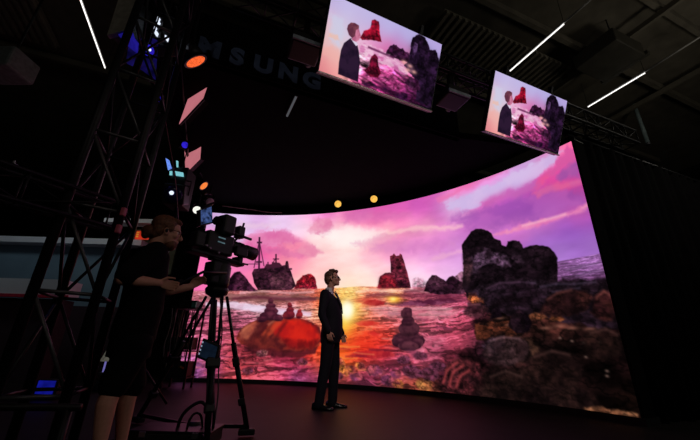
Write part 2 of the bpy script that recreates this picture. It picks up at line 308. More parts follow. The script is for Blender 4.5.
# the sea
sea = [(8.048, 1.877, 200, 130, 160), (8.016, 1.696, 170, 110, 130), (7.261, 1.932, 215, 135, 155), (6.317, 1.950, 212, 130, 145), (5.546, 1.948, 226, 150, 150), (5.112, 1.941, 245, 170, 130), (4.756, 1.976, 255, 205, 130), (7.470, 1.787, 140, 88, 86), (6.893, 1.803, 120, 78, 74), (6.302, 1.813, 130, 80, 80), (5.702, 1.792, 150, 85, 85), (5.295, 1.789, 215, 90, 60), (7.554, 1.603, 232, 205, 232), (7.094, 1.572, 226, 196, 224), (6.695, 1.537, 228, 190, 216), (6.147, 1.457, 226, 175, 200), (5.674, 1.440, 240, 185, 190), (5.363, 1.355, 250, 190, 170), (7.969, 1.431, 150, 85, 125), (7.456, 1.406, 120, 60, 90), (7.063, 1.352, 170, 95, 130), (8.026, 1.148, 182, 100, 140), (7.594, 1.162, 190, 105, 135), (7.969, 0.834, 198, 115, 155), (7.633, 0.740, 190, 100, 140), (8.007, 0.587, 196, 115, 165), (8.033, 0.288, 148, 98, 172), (7.624, 0.317, 170, 90, 140), (7.336, 0.645, 170, 80, 105), (7.202, 0.347, 205, 95, 115), (7.050, 0.491, 120, 48, 62), (6.649, 0.461, 110, 45, 60), (6.048, 0.479, 130, 45, 70), (5.602, 0.532, 170, 50, 60), (6.577, 0.246, 200, 95, 120), (6.026, 0.264, 180, 80, 120), (5.583, 0.299, 165, 70, 110), (5.301, 0.406, 220, 110, 100), (5.317, 0.659, 235, 110, 60), (6.995, 0.117, 190, 85, 100), (6.344, 0.137, 170, 75, 100), (5.681, 0.142, 115, 65, 115), (5.329, 0.158, 120, 60, 100), (4.747, 1.736, 255, 225, 150), (4.739, 1.480, 255, 240, 150), (4.729, 1.211, 255, 200, 80), (4.787, 0.909, 250, 90, 40), (4.711, 0.676, 245, 90, 50), (4.490, 1.729, 255, 215, 150), (4.482, 1.395, 255, 200, 120), (4.474, 1.012, 250, 140, 80), (4.341, 1.112, 245, 110, 70), (4.283, 1.893, 250, 185, 165), (3.937, 1.898, 240, 170, 160), (3.599, 1.859, 250, 180, 150), (3.164, 1.792, 215, 140, 160), (2.851, 1.752, 190, 110, 140), (4.166, 1.719, 190, 80, 80), (3.067, 1.631, 95, 35, 62), (2.659, 1.589, 110, 50, 80), (3.387, 1.608, 130, 45, 60), (4.165, 1.513, 238, 160, 170), (3.717, 1.521, 228, 150, 165), (3.180, 1.464, 226, 150, 172), (2.668, 1.462, 220, 130, 160), (4.164, 1.310, 240, 145, 140), (3.831, 1.267, 230, 120, 125), (3.506, 1.263, 220, 125, 145), (2.984, 1.253, 205, 110, 140), (2.584, 1.279, 212, 110, 145), (2.302, 1.236, 205, 100, 130), (4.162, 0.995, 238, 115, 85), (3.835, 0.960, 232, 95, 90), (2.898, 1.018, 205, 115, 150), (2.548, 1.018, 195, 100, 130), (3.210, 0.839, 215, 110, 130), (4.381, 0.799, 242, 95, 55), (3.837, 0.773, 205, 70, 80), (3.523, 0.707, 190, 100, 130), (3.016, 0.720, 195, 110, 150), (2.626, 0.764, 120, 65, 95), (4.812, 0.424, 235, 130, 75), (4.550, 0.491, 220, 110, 85), (4.159, 0.468, 195, 90, 110), (3.736, 0.486, 160, 80, 125), (3.326, 0.503, 160, 75, 105), (2.933, 0.486, 130, 60, 85), (4.695, 0.206, 150, 70, 95), (4.264, 0.175, 140, 70, 110), (3.742, 0.136, 150, 75, 95), (3.341, 0.130, 160, 85, 80), (2.954, 0.159, 150, 85, 60), (2.655, 0.403, 100, 45, 65), (2.360, 1.625, 222, 120, 160), (2.087, 1.518, 205, 100, 130), (2.380, 1.412, 215, 115, 150), (2.009, 1.394, 170, 75, 95), (2.118, 1.230, 195, 90, 120), (2.416, 1.017, 185, 80, 105), (2.142, 1.015, 130, 55, 75), (2.488, 0.849, 160, 70, 100), (2.159, 0.853, 90, 45, 60), (2.457, 0.573, 130, 50, 58), (2.571, 0.313, 85, 38, 52), (2.202, 0.459, 80, 35, 40), (2.231, 0.185, 45, 22, 28), (1.720, 1.577, 60, 30, 40), (1.225, 1.535, 40, 22, 28), (0.639, 1.480, 34, 20, 26), (0.132, 1.428, 50, 24, 30), (1.594, 1.244, 90, 55, 45), (1.120, 1.223, 95, 55, 45), (0.687, 1.230, 110, 65, 50), (0.165, 1.276, 85, 38, 38), (1.813, 0.857, 80, 58, 72), (1.408, 0.861, 66, 42, 36), (0.963, 0.864, 42, 26, 24), (0.484, 0.930, 36, 22, 20), (0.128, 0.927, 38, 20, 18), (1.699, 0.487, 46, 28, 26), (1.094, 0.522, 36, 22, 22), (0.575, 0.491, 34, 20, 18), (0.111, 0.523, 30, 16, 16), (1.748, 0.130, 28, 16, 16), (1.162, 0.126, 26, 14, 16), (0.516, 0.202, 34, 20, 18), (0.083, 0.202, 44, 26, 18), (0.470, 1.984, 150, 105, 160), (0.204, 1.961, 150, 108, 165), (0.015, 1.950, 140, 98, 150), (0.435, 1.815, 130, 88, 135), (0.059, 1.752, 110, 70, 112), (-0.027, 1.605, 70, 42, 66), (0.463, 1.674, 80, 52, 78)]
seaimg = cv.field(sea, 0.15, 0.05)
hz = ((-0.246, 2.040), (-0.004, 2.036), (0.530, 2.041), (1.152, 1.993), (2.045, 1.904), (2.841, 1.906), (3.485, 1.964), (4.402, 2.021), (4.757, 2.007), (5.839, 1.997), (6.798, 1.978), (7.609, 1.942), (8.588, 1.869))
hzx = np.array([p[0] for p in hz]); hzy = np.array([p[1] for p in hz])
line_z = np.interp(cv.x, hzx, hzy)
dz = np.maximum(line_z - cv.y, 0.0)
persp = 0.05 + dz * 0.34
wob = (fbm(cv.x * 2.5, cv.y * 5, 91, 3) - 0.5)
q_ = np.log(persp)
nA = fbm(cv.x * 1.5 / (0.22 + dz * 0.6) + wob * 3, q_ * 17 + wob * 4, 101, 4)
nB = fbm(cv.x * 4.6 / (0.3 + dz * 0.6) + wob * 2, q_ * 34 + wob * 6, 131, 4)
nC = fbm(cv.x * 13, cv.y * 22, 161, 3)
lum = seaimg.mean(axis=2, keepdims=True); seaimg = np.clip(lum + (seaimg - lum) * 1.2, 0, 1)
redder = sstep(1.4, 3.0, cv.x)[..., None] * np.array([0.0, 0.09, 0.17])
seaimg = seaimg * (1 - redder)
dark = np.clip(0.8 * sstep(0.53, 0.66, nA) + 0.45 * sstep(0.55, 0.68, nB), 0, 1) * (0.55 + 0.45 * sstep(0.1, 0.5, dz))
seaimg = seaimg * (1.04 - 0.62 * dark)[..., None] * (0.78 + 0.44 * nC)[..., None]
foam = sstep(0.50, 0.40, nB) * sstep(0.52, 0.42, nA) * sstep(0.3, 0.6, seaimg.max(axis=2))
seaimg = seaimg + (np.minimum(1, seaimg * 1.25 + 0.1) - seaimg) * 0.7 * foam[..., None]
seaimg = np.clip(seaimg, 0, 1)
cv.lay(sstep(-0.012, 0.012, line_z - cv.y), seaimg)
# broken dark shore in the right foreground
shore = cv.mask(((2.214, 1.740), (1.756, 1.854), (1.172, 1.864), (0.645, 1.744), (0.021, 1.705), (-0.364, 1.616), (-0.176, 0.090), (0.938, -0.088), (2.782, -0.046), (2.918, 0.129), (2.626, 0.533), (2.168, 0.773), (1.970, 0.966), (2.111, 1.297), (1.978, 1.511), (2.152, 1.610)), 0.09, 0.12, 7)
g1 = fbm(cv.x * 3.2, cv.y * 5.0, 401, 5); g2 = np.abs(fbm(cv.x * 5.0, cv.y * 8.0, 431, 4) - 0.5) * 2; g3 = fbm(cv.x * 12, cv.y * 18, 451, 3)
rockc = cv.field(sea, 0.15, 0.25) * np.clip(0.5 + 2.6 * (g1 - 0.42), 0.25, 1.9)[..., None] * (0.4 + 0.6 * sstep(0, 0.2, g2))[..., None] * (0.4 + 0.7 * g3)[..., None]
cv.lay(shore, rockc * np.array([1.0, 0.84, 0.92]))
# waves and shine on the water
cv.poly(((8.141, 1.781), (7.594, 1.851), (6.737, 1.875), (5.828, 1.860), (5.297, 1.811), (5.293, 1.745), (5.816, 1.725), (6.574, 1.696), (7.459, 1.719), (8.128, 1.714)), (112,68,62), (150,96,96), soft=0.03, jit=0.04, tex=5, seed=41, aspect=3, amt=0.85)
cv.poly(((8.008, 1.652), (7.407, 1.675), (6.657, 1.605), (6.132, 1.546), (5.513, 1.484), (5.506, 1.398), (6.072, 1.415), (6.684, 1.448), (7.202, 1.524), (7.992, 1.563)), (238,218,240), (226,190,214), soft=0.03, jit=0.03, tex=5, seed=42, aspect=3, amt=0.9)
cv.poly(((4.349, 1.662), (4.212, 1.721), (3.983, 1.713), (3.804, 1.665), (3.849, 1.606), (4.120, 1.593)), (140,20,34), (175,40,50), soft=0.02, jit=0.02, seed=43)
cv.poly(((3.849, 1.646), (3.582, 1.656), (3.065, 1.669), (2.495, 1.653), (2.229, 1.598), (2.660, 1.571), (3.071, 1.555), (3.540, 1.574)), (84,28,54), (130,60,90), soft=0.02, jit=0.03, tex=6, seed=44, aspect=2)
cv.spot((3.625, 1.718), 0.16, 0.09, (255,190,50), 0.95)
cv.spot((3.647, 1.719), 0.07, 0.04, (255,240,140), 0.9)
cv.poly(((4.502, 1.252), (4.344, 1.292), (4.074, 1.289), (3.941, 1.229), (4.119, 1.191), (4.388, 1.191)), (196,44,44), (215,70,60), soft=0.02, jit=0.02, seed=45)
cv.poly(((4.207, 1.053), (4.074, 1.093), (3.943, 1.035), (4.074, 0.977)), (190,40,50), soft=0.03, jit=0.02, seed=46, amt=0.8)
cv.poly(((4.642, 0.601), (4.423, 0.703), (4.074, 0.749), (3.732, 0.720), (3.607, 0.651), (3.861, 0.589), (4.247, 0.576)), (128,26,48), (170,50,60), soft=0.025, jit=0.03, tex=6, seed=47)
for a, b, c_ in (((4.483, 1.436), (4.210, 1.452), (255,214,170)), ((3.763, 1.443), (3.247, 1.390), (120,40,70)), ((3.186, 1.332), (2.921, 1.288), (100,30,60)), ((2.831, 1.432), (2.480, 1.364), (110,40,70)), ((2.770, 1.159), (2.464, 1.119), (130,50,80)), ((4.386, 1.112), (4.118, 1.132), (250,180,120))):
    cv.line([a, b], 0.02, c_, soft=0.03, amt=0.7)
# low sun and its path
for i, (p, dk) in enumerate(((((4.493, 1.901), (4.121, 1.928), (3.666, 1.883), (3.225, 1.876), (2.847, 1.809)), 0), (((4.259, 1.807), (3.847, 1.831), (3.403, 1.767), (2.975, 1.760), (2.452, 1.686)), 1), (((3.400, 1.847), (2.970, 1.857), (2.526, 1.747), (2.220, 1.687)), 1), (((7.255, 1.886), (6.746, 1.944), (6.072, 1.905), (5.496, 1.925)), 2), (((7.417, 1.743), (6.870, 1.804), (6.202, 1.768), (5.437, 1.768)), 1), (((2.654, 1.645), (2.415, 1.665), (2.152, 1.610)), 1), (((3.284, 1.506), (2.867, 1.507), (2.432, 1.468)), 2), (((4.393, 1.538), (3.850, 1.545), (3.412, 1.511)), 2))):
    cv.line(p, 0.035 if dk == 1 else 0.022, ((250,214,200), (86,26,48), (240,190,196))[dk], soft=0.035, amt=0.6)
cv.poly(((4.120, 1.532), (3.498, 1.533), (2.667, 1.480), (2.323, 1.410), (2.447, 1.310), (3.085, 1.292), (3.720, 1.363), (4.074, 1.429)), (232,164,172), (214,120,140), soft=0.07, jit=0.06, tex=5, seed=48, aspect=3, amt=0.6)
cv.poly(((3.430, 1.000), (3.017, 1.036), (2.591, 0.966), (2.716, 0.829), (3.152, 0.787), (3.435, 0.854)), (220,130,150), (190,84,112), soft=0.07, jit=0.06, tex=5, seed=49, aspect=3, amt=0.55)
sun = (4.693, 1.522)
cv.spot(sun, 0.5, 0.3, (255,160,70), 0.6)
cv.spot((4.811, 0.948), 0.3, 0.5, (255,120,30), 0.6)
cv.spot((4.731, 1.273), 0.2, 0.32, (255,214,70), 0.9)
cv.spot(sun, 0.23, 0.24, (255,246,150), 0.97)
cv.spot(sun, 0.15, 0.19, (255,255,236), 1.0, 1.6)
cv.spot((4.542, 1.968), 0.3, 0.05, (255,226,150), 0.5)
cv.spot((4.908, 0.593), 0.25, 0.22, (255,120,40), 0.5)
cv.spot((4.206, 0.918), 0.45, 0.3, (236,44,30), 0.5)
cv.spot((4.336, 0.762), 0.55, 0.3, (224,36,30), 0.45)
cv.spot((4.258, 1.722), 0.3, 0.06, (200,40,40), 0.5)
cv.spot((5.333, 0.899), 0.3, 0.35, (240,40,24), 0.6)
# dark chop and warm glints over the near water
rs = random.Random(11)
for k in range(70):
    fx = rs.random(); fy = rs.random()
    cs_, cz_ = 3.4 + 4.9 * fx, 0.16 + 0.85 * fy ** 0.8
    ln_ = 0.08 + 0.22 * rs.random()
    near = math.exp(-((cs_ - 4.65) / 0.9) ** 2)
    dark = rs.random() < 0.6
    c_ = (70 + 50 * near, 22, 44) if dark else (236, 120 + 50 * near, 130 - 60 * near)
    cv.line([(cs_, cz_), (cs_ + ln_, cz_ + rs.uniform(-.02, .02)), (cs_ + ln_ * 1.7, cz_ + rs.uniform(-.03, .03))], 0.008 + 0.012 * rs.random(), c_, soft=0.022, amt=0.5 if dark else 0.45)
# far rocks and the wreck
def hill(p, c1, c2, **k):
    cv.poly(p, c1, c2, **k)
hill(((7.673, 1.917), (7.554, 2.179), (7.463, 2.349), (7.330, 2.402), (7.164, 2.240), (6.997, 2.055), (6.864, 1.942)), (38,12,30), (84,36,62), soft=0.012, jit=0.02, tex=4, seed=51)
hill(((5.984, 1.997), (5.928, 2.182), (5.793, 2.322), (5.599, 2.342), (5.468, 2.222), (5.428, 1.992)), (196,34,52), (160,34,56), soft=0.012, jit=0.02, tex=4, seed=52)
hill(((7.038, 2.363), (7.003, 2.461), (6.765, 2.490), (6.508, 2.590), (6.355, 2.542), (6.259, 2.566), (6.244, 2.664), (6.194, 2.663), (6.153, 2.493), (6.097, 2.420), (6.032, 2.253), (5.942, 2.066), (6.055, 1.974), (6.843, 1.966), (6.959, 2.127)), (40,16,30), (70,32,50), soft=0.01, jit=0.008, tex=5, seed=53)
cv.poly(((6.554, 2.347), (6.266, 2.397), (6.086, 2.301), (6.035, 2.020), (6.418, 1.995), (6.628, 2.156)), (150,86,104), (96,46,66), soft=0.04, jit=0.05, tex=6, seed=54, amt=0.6)
for p, w_ in ((((6.973, 3.267), (6.880, 2.439)), 0.022), (((7.017, 3.124), (6.893, 3.126)), 0.022), (((6.969, 3.138), (7.007, 2.485)), 0.01), (((6.956, 3.138), (6.771, 2.538)), 0.01), (((6.510, 2.838), (6.478, 2.541)), 0.018), (((6.571, 2.713), (6.423, 2.713)), 0.012), (((6.500, 2.738), (6.622, 2.516)), 0.01), (((6.978, 2.633), (6.832, 2.636)), 0.02), (((7.402, 2.570), (6.923, 2.585)), 0.008), (((6.685, 2.638), (6.668, 2.491)), 0.014), (((6.151, 2.468), (6.077, 2.468)), 0.02)):
    cv.line(p, w_, (60,24,48), soft=0.012)
cv.poly(((6.765, 2.490), (6.728, 2.588), (6.582, 2.590), (6.587, 2.639), (6.387, 2.615), (6.328, 2.517)), (70,28,48), soft=0.012, jit=0.02, seed=56)
hill(((3.994, 1.964), (3.958, 2.133), (3.935, 2.218), (3.818, 2.274), (3.715, 2.276), (3.681, 2.263), (3.697, 2.636), (3.638, 2.652), (3.602, 2.682), (3.557, 2.621), (3.488, 2.624), (3.464, 2.665), (3.419, 2.627), (3.348, 2.381), (3.281, 2.103), (3.245, 1.917)), (84,24,46), (130,42,62), soft=0.01, jit=0.008, tex=4, seed=57)
cv.poly(((3.982, 1.964), (3.935, 2.196), (3.796, 2.251), (3.659, 2.218), (3.572, 2.064), (3.530, 1.937)), (172,34,48), (140,32,50), soft=0.05, jit=0.03, seed=58, amt=0.8)
cv.poly(((3.267, 1.919), (3.173, 2.073), (3.040, 2.122), (2.917, 2.030), (2.842, 1.886)), (246,205,226), (200,120,150), soft=0.04, jit=0.05, tex=12, seed=59, amt=0.7)
hill(((2.392, 1.922), (2.319, 2.065), (2.193, 2.143), (2.099, 2.112), (2.088, 1.854)), (196,146,164), (150,96,124), soft=0.012, jit=0.02, tex=5, seed=60)
hill(((2.971, 1.838), (2.896, 2.028), (2.784, 2.136), (2.701, 2.127), (2.623, 2.060), (2.506, 1.990), (2.440, 2.059), (2.359, 2.069), (2.233, 1.943), (2.085, 1.890), (1.948, 1.769), (2.254, 1.725), (2.727, 1.762)), (46,20,36), (84,44,64), soft=0.012, jit=0.02, tex=5, seed=61)
# the great rock
big = ((2.186, 1.828), (2.145, 2.231), (2.124, 2.537), (2.122, 2.655), (2.034, 2.737), (1.988, 2.787), (1.919, 2.871), (1.818, 2.897), (1.724, 2.865), (1.618, 2.800), (1.552, 2.727), (1.508, 2.642), (1.407, 2.582), (1.385, 2.486), (1.319, 2.453), (1.272, 2.533), (1.185, 2.531), (1.089, 2.490), (1.049, 2.429), (1.044, 2.359), (0.944, 2.371), (0.833, 2.362), (0.731, 2.322), (0.634, 2.267), (0.588, 2.193), (0.563, 2.094), (0.583, 1.914), (0.633, 1.727), (0.900, 1.626), (1.550, 1.563), (2.078, 1.605))
hill(big, (20,11,17), (34,20,29), soft=0.012, jit=0.02, tex=5, seed=62)
cv.poly(((2.061, 2.295), (1.869, 2.452), (1.678, 2.472), (1.489, 2.380), (1.351, 2.230), (1.269, 2.095), (1.471, 2.128), (1.672, 2.232), (1.830, 2.148), (1.994, 2.025)), (112,78,108), (34,20,30), soft=0.04, jit=0.08, tex=6, seed=63, amt=0.9)
cv.poly(((2.115, 2.535), (2.002, 2.476), (1.936, 2.201), (2.047, 1.886), (2.186, 1.828)), (96,58,66), (48,28,36), soft=0.04, jit=0.05, tex=6, seed=64, amt=0.7)
cv.poly(((1.238, 2.296), (1.039, 2.290), (0.899, 2.162), (1.013, 2.052), (1.231, 2.123)), (64,42,58), (26,15,22), soft=0.04, jit=0.08, tex=7, seed=65, amt=0.7)
# the rocky shore on the right
hill(((2.137, 1.751), (1.756, 1.854), (1.369, 1.875), (1.078, 1.851), (0.701, 1.751), (0.319, 1.725), (0.016, 1.624), (-0.051, 1.409), (-0.011, 1.044), (0.697, 1.175), (1.263, 1.290), (1.815, 1.384), (2.081, 1.570)), (22,13,19), (44,28,40), soft=0.03, jit=0.06, tex=5, seed=66, aspect=2)
for i, p in enumerate((((1.698, 1.744), (1.450, 1.784), (1.183, 1.801), (0.936, 1.769)), ((0.887, 1.700), (0.650, 1.715), (0.408, 1.681), (0.127, 1.668)), ((1.540, 1.628), (1.269, 1.666), (1.050, 1.642)), ((0.728, 1.606), (0.530, 1.611), (0.342, 1.615)), ((0.359, 1.788), (0.171, 1.813), (-0.002, 1.809)), ((0.474, 1.895), (0.282, 1.904), (0.048, 1.915)))):
    cv.line(p, 0.012, (112,90,122), soft=0.03, amt=0.4)
cv.poly(((0.952, 1.332), (0.772, 1.522), (0.536, 1.583), (0.300, 1.569), (0.219, 1.478), (0.298, 1.339), (0.548, 1.249)), (34,16,18), (56,26,28), soft=0.03, jit=0.04, tex=5, seed=67)
cv.poly(((0.285, 1.285), (0.168, 1.485), (0.039, 1.522), (-0.029, 1.411), (-0.000, 1.190), (0.141, 1.173)), (52,24,27), (80,36,36), soft=0.03, jit=0.04, tex=6, seed=68)
cv.poly(((2.133, 1.609), (2.066, 1.709), (1.956, 1.700), (1.825, 1.585), (1.833, 1.518), (2.012, 1.531)), (226,120,66), (90,36,34), soft=0.03, jit=0.05, tex=10, seed=69)
cv.poly(((2.061, 1.096), (2.032, 1.194), (1.835, 1.221), (1.596, 1.228), (1.278, 1.200), (1.170, 1.107), (1.249, 0.992), (1.535, 0.964), (1.839, 0.919), (2.044, 0.934)), (92,44,30), (28,15,14), soft=0.02, jit=0.03, tex=8, seed=70, aspect=2)
cv.poly(((1.161, 1.255), (1.040, 1.338), (0.928, 1.301), (0.853, 1.239), (0.977, 1.188)), (158,90,60), (110,60,40), soft=0.02, jit=0.03, tex=8, seed=71)
cv.poly(((0.841, 1.224), (0.786, 1.292), (0.676, 1.285), (0.609, 1.212), (0.697, 1.175)), (176,98,54), (120,62,40), soft=0.02, jit=0.03, tex=8, seed=72)
for p in ((1.442, 1.161), (1.228, 1.124), (0.907, 1.100), (0.708, 1.121), (0.554, 1.088), (0.332, 1.068), (1.590, 1.275)):
    cv.spot(p, 0.08, 0.025, (150,96,80), 0.6)
for p in ((((1.760, 1.267), (1.711, 1.378), (1.649, 1.456), (1.572, 1.402), (1.554, 1.290))), (((1.474, 1.162), (1.385, 1.328), (1.262, 1.398), (1.164, 1.330), (1.095, 1.193), (1.147, 1.063), (1.365, 1.038)))):
    cv.poly(p, (20,10,18), (36,20,28), soft=0.015, jit=0.02, seed=73)
cv.poly(((1.951, 0.840), (1.761, 0.997), (1.596, 0.995), (1.552, 0.844), (1.670, 0.693), (1.864, 0.718)), (96,74,96), (40,26,34), soft=0.04, jit=0.05, tex=9, seed=74, amt=0.8)
cv.poly(((1.662, 0.753), (1.440, 0.964), (1.164, 0.962), (1.046, 0.794), (1.249, 0.623), (1.523, 0.611)), (84,54,42), (36,22,22), soft=0.05, jit=0.05, tex=8, seed=75, amt=0.8)
for p in ((0.455, 0.717), (0.589, 0.918), (0.257, 0.501), (0.244, 0.560), (0.248, 0.904), (0.739, 0.959), (0.442, 0.892)):
    cv.spot(p, 0.022, 0.016, (130,100,90), 0.7)
cv.poly(((2.771, 0.110), (2.698, 0.336), (2.629, 0.501), (2.473, 0.604), (2.252, 0.644), (2.018, 0.560), (1.987, 0.264), (2.247, 0.037)), (46,20,24), (92,36,42), soft=0.03, jit=0.04, tex=7, seed=76)
for p in (((2.708, 0.209), (2.616, 0.437), (2.403, 0.575)), ((2.600, 0.186), (2.508, 0.411), (2.299, 0.532)), ((2.477, 0.165), (2.388, 0.356), (2.202, 0.459))):
    cv.line(p, 0.02, (176,66,70), soft=0.03, amt=0.7)
hill(((2.257, -0.051), (2.040, 0.378), (1.755, 0.543), (1.448, 0.502), (1.084, 0.576), (0.750, 0.491), (0.496, 0.296), (0.429, 0.079), (2.257, -0.051)), (22,12,13), (44,26,24), soft=0.05, jit=0.06, tex=5, seed=77, amt=0.8)
cv.poly(((0.620, 0.097), (0.416, 0.136), (0.182, 0.125), (0.024, 0.118), (0.031, 0.086), (0.321, 0.073), (0.591, 0.067)), (160,104,72), (110,64,44), soft=0.02, jit=0.03, tex=9, seed=78)
# rounded boulders of the shore, each with a paler upper edge
for i, (o_, rim, c1, c2) in enumerate((
        (((1.896, 1.591), (1.764, 1.785), (1.508, 1.859), (1.177, 1.833), (0.944, 1.723), (0.882, 1.563), (1.080, 1.461), (1.480, 1.460)), ((1.767, 1.768), (1.511, 1.842), (1.180, 1.817)), (26,14,22), (48,30,44)),
        (((0.955, 1.317), (0.834, 1.499), (0.675, 1.585), (0.448, 1.615), (0.250, 1.562), (0.221, 1.465), (0.301, 1.326), (0.522, 1.248), (0.752, 1.248)), ((0.820, 1.498), (0.661, 1.584), (0.451, 1.601)), (36,17,19), (62,30,28)),
        (((0.263, 1.271), (0.173, 1.459), (0.056, 1.551), (-0.018, 1.464), (-0.017, 1.262), (0.050, 1.168), (0.188, 1.176)), ((0.173, 1.459), (0.059, 1.538), (-0.007, 1.465)), (46,20,22), (84,40,36)),
        (((1.962, 0.746), (1.803, 0.934), (1.563, 0.995), (1.315, 0.963), (1.187, 0.820), (1.309, 0.620), (1.611, 0.550), (1.880, 0.596)), ((1.805, 0.919), (1.565, 0.980), (1.317, 0.949)), (44,27,30), (78,52,56)),
        (((1.331, 0.481), (1.147, 0.709), (0.878, 0.797), (0.622, 0.750), (0.502, 0.605), (0.597, 0.381), (0.916, 0.303), (1.212, 0.328)), ((1.150, 0.695), (0.880, 0.784), (0.650, 0.736)), (22,12,12), (42,24,22)),
        (((2.075, 0.083), (1.873, 0.389), (1.603, 0.493), (1.340, 0.425), (1.254, 0.246), (1.396, 0.074), (1.761, 0.032)), ((1.875, 0.375), (1.605, 0.478), (1.372, 0.410)), (22,12,12), (40,24,22)),
        (((0.495, 0.879), (0.340, 1.030), (0.140, 1.074), (0.001, 0.997), (0.007, 0.787), (0.227, 0.689), (0.428, 0.730)), ((0.342, 1.017), (0.143, 1.061), (0.025, 0.986)), (24,13,13), (44,25,22)),
        (((2.248, 1.406), (2.122, 1.538), (1.902, 1.540), (1.772, 1.447), (1.858, 1.320), (2.111, 1.297)), ((2.124, 1.521), (1.904, 1.523)), (40,20,28), (84,44,52)))):
    cv.poly(o_, c1, c2, soft=0.03, jit=0.04, tex=6, seed=140 + i, amt=0.85)
    cv.line(rim, 0.014, tuple(min(255, c * 1.7 + 12) for c in c2), soft=0.03, amt=0.55)
    cv.line([(p[0] - 0.06, p[1] - 0.28) for p in rim], 0.03, (10,5,6), soft=0.06, amt=0.5)
# the boulder with its little cairns
bould = ((7.199, 0.898), (7.135, 1.069), (7.016, 1.179), (6.803, 1.292), (6.578, 1.341), (6.302, 1.368), (6.021, 1.372), (5.736, 1.332), (5.497, 1.270), (5.303, 1.146), (5.241, 0.901), (5.413, 0.736), (5.679, 0.649), (6.039, 0.619), (6.449, 0.649), (6.815, 0.700), (7.070, 0.776))
cv.poly(bould, (138,46,36), (76,22,27), soft=0.018, jit=0.015, tex=3.5, seed=81)
cv.poly(((7.155, 0.899), (7.093, 1.091), (6.886, 1.225), (6.660, 1.252), (6.724, 1.037), (6.921, 0.822)), (196,104,76), (150,70,60), soft=0.05, jit=0.05, tex=4, seed=82, amt=0.7)
cv.poly(((6.465, 1.170), (6.110, 1.327), (5.734, 1.310), (5.398, 1.187), (5.290, 0.941), (5.462, 0.775), (5.826, 0.766), (6.157, 0.882)), (222,34,24), (180,22,24), soft=0.07, jit=0.05, tex=3, seed=83, amt=0.85)
cv.poly(((6.628, 0.997), (6.429, 1.257), (6.299, 1.346), (6.197, 1.261), (6.359, 1.045), (6.562, 0.831)), (214,76,44), soft=0.04, jit=0.03, seed=84, amt=0.6)
cv.poly(((6.786, 1.163), (6.573, 1.297), (6.519, 1.234), (6.724, 1.037)), (84,26,30), soft=0.03, jit=0.03, seed=85, amt=0.7)
cv.poly(((6.998, 0.737), (6.728, 0.723), (6.181, 0.676), (5.636, 0.670), (5.325, 0.778), (5.360, 0.618), (5.804, 0.526), (6.526, 0.545), (6.892, 0.616)), (44,13,20), (84,24,32), soft=0.03, jit=0.04, tex=5, seed=86, amt=0.9)
cv.poly(((7.016, 0.861), (6.764, 0.993), (6.440, 0.959), (6.283, 0.776), (6.586, 0.665), (6.906, 0.718)), (74,24,26), (110,36,34), soft=0.06, jit=0.05, seed=87, amt=0.7)
cv.poly(((6.162, 0.923), (5.744, 0.870), (5.336, 0.940), (5.281, 0.799), (5.592, 0.692), (6.004, 0.721)), (96,14,20), (140,20,24), soft=0.06, jit=0.05, seed=88, amt=0.8)
for p in (((6.660, 1.252), (6.775, 1.078), (6.879, 0.843)), ((6.388, 1.301), (6.501, 1.084), (6.607, 0.830)), ((6.083, 1.284), (6.225, 1.090), (6.335, 0.836))):
    cv.line(p, 0.03, (66,20,24), soft=0.05, amt=0.55)
for p in (((7.123, 0.984), (7.010, 1.136), (6.797, 1.249)), ((6.514, 1.191), (6.344, 1.324), (6.159, 1.348))):
    cv.line(p, 0.025, (226,128,96), soft=0.04, amt=0.5)
def cairn(stones, c1, c2, seed):
    for i, ((x, y), rx, ry) in enumerate(stones):
        p = [(x + rx * math.cos(t * PI / 7), y + ry * math.sin(t * PI / 7)) for t in range(14)]
        cv.poly(p, c1, c2, soft=0.012, jit=0.02, tex=6, seed=seed + i)
        cv.spot((x + rx * 0.1, y - ry * 0.7), rx * 0.8, ry * 0.35, (26, 9, 18), 0.6)
        cv.spot((x - rx * 0.2, y + ry * 0.5), rx * 0.5, ry * 0.3, tuple(min(255, c * 1.5) for c in c2), 0.4)
cairn([((6.506, 1.720), .07, .06), ((6.493, 1.607), .12, .07), ((6.480, 1.496), .17, .09), ((6.514, 1.386), .22, .1), ((6.668, 1.317), .12, .07), ((6.299, 1.346), .12, .07)], (58,20,36), (88,36,52), 90)
cairn([((6.046, 1.635), .06, .06), ((6.036, 1.524), .09, .07), ((6.049, 1.415), .15, .1)], (92,22,36), (122,34,44), 100)
cairn([((5.809, 1.504), .05, .05), ((5.814, 1.417), .09, .07)], (120,24,38), (150,40,44), 104)
# the larger cairn standing in the shallows
cairn([((3.349, 0.927), .34, .16), ((3.538, 0.889), .16, .1), ((3.188, 0.875), .14, .1), ((3.354, 0.819), .22, .09), ((3.321, 1.129), .23, .15), ((3.336, 1.279), .14, .1), ((3.361, 1.432), .13, .12)], (54,22,36), (86,42,54), 110)
cv.poly(((3.397, 0.746), (3.232, 0.785), (3.119, 0.649), (3.282, 0.574)), (110,50,80), soft=0.05, jit=0.05, seed=118, amt=0.5)
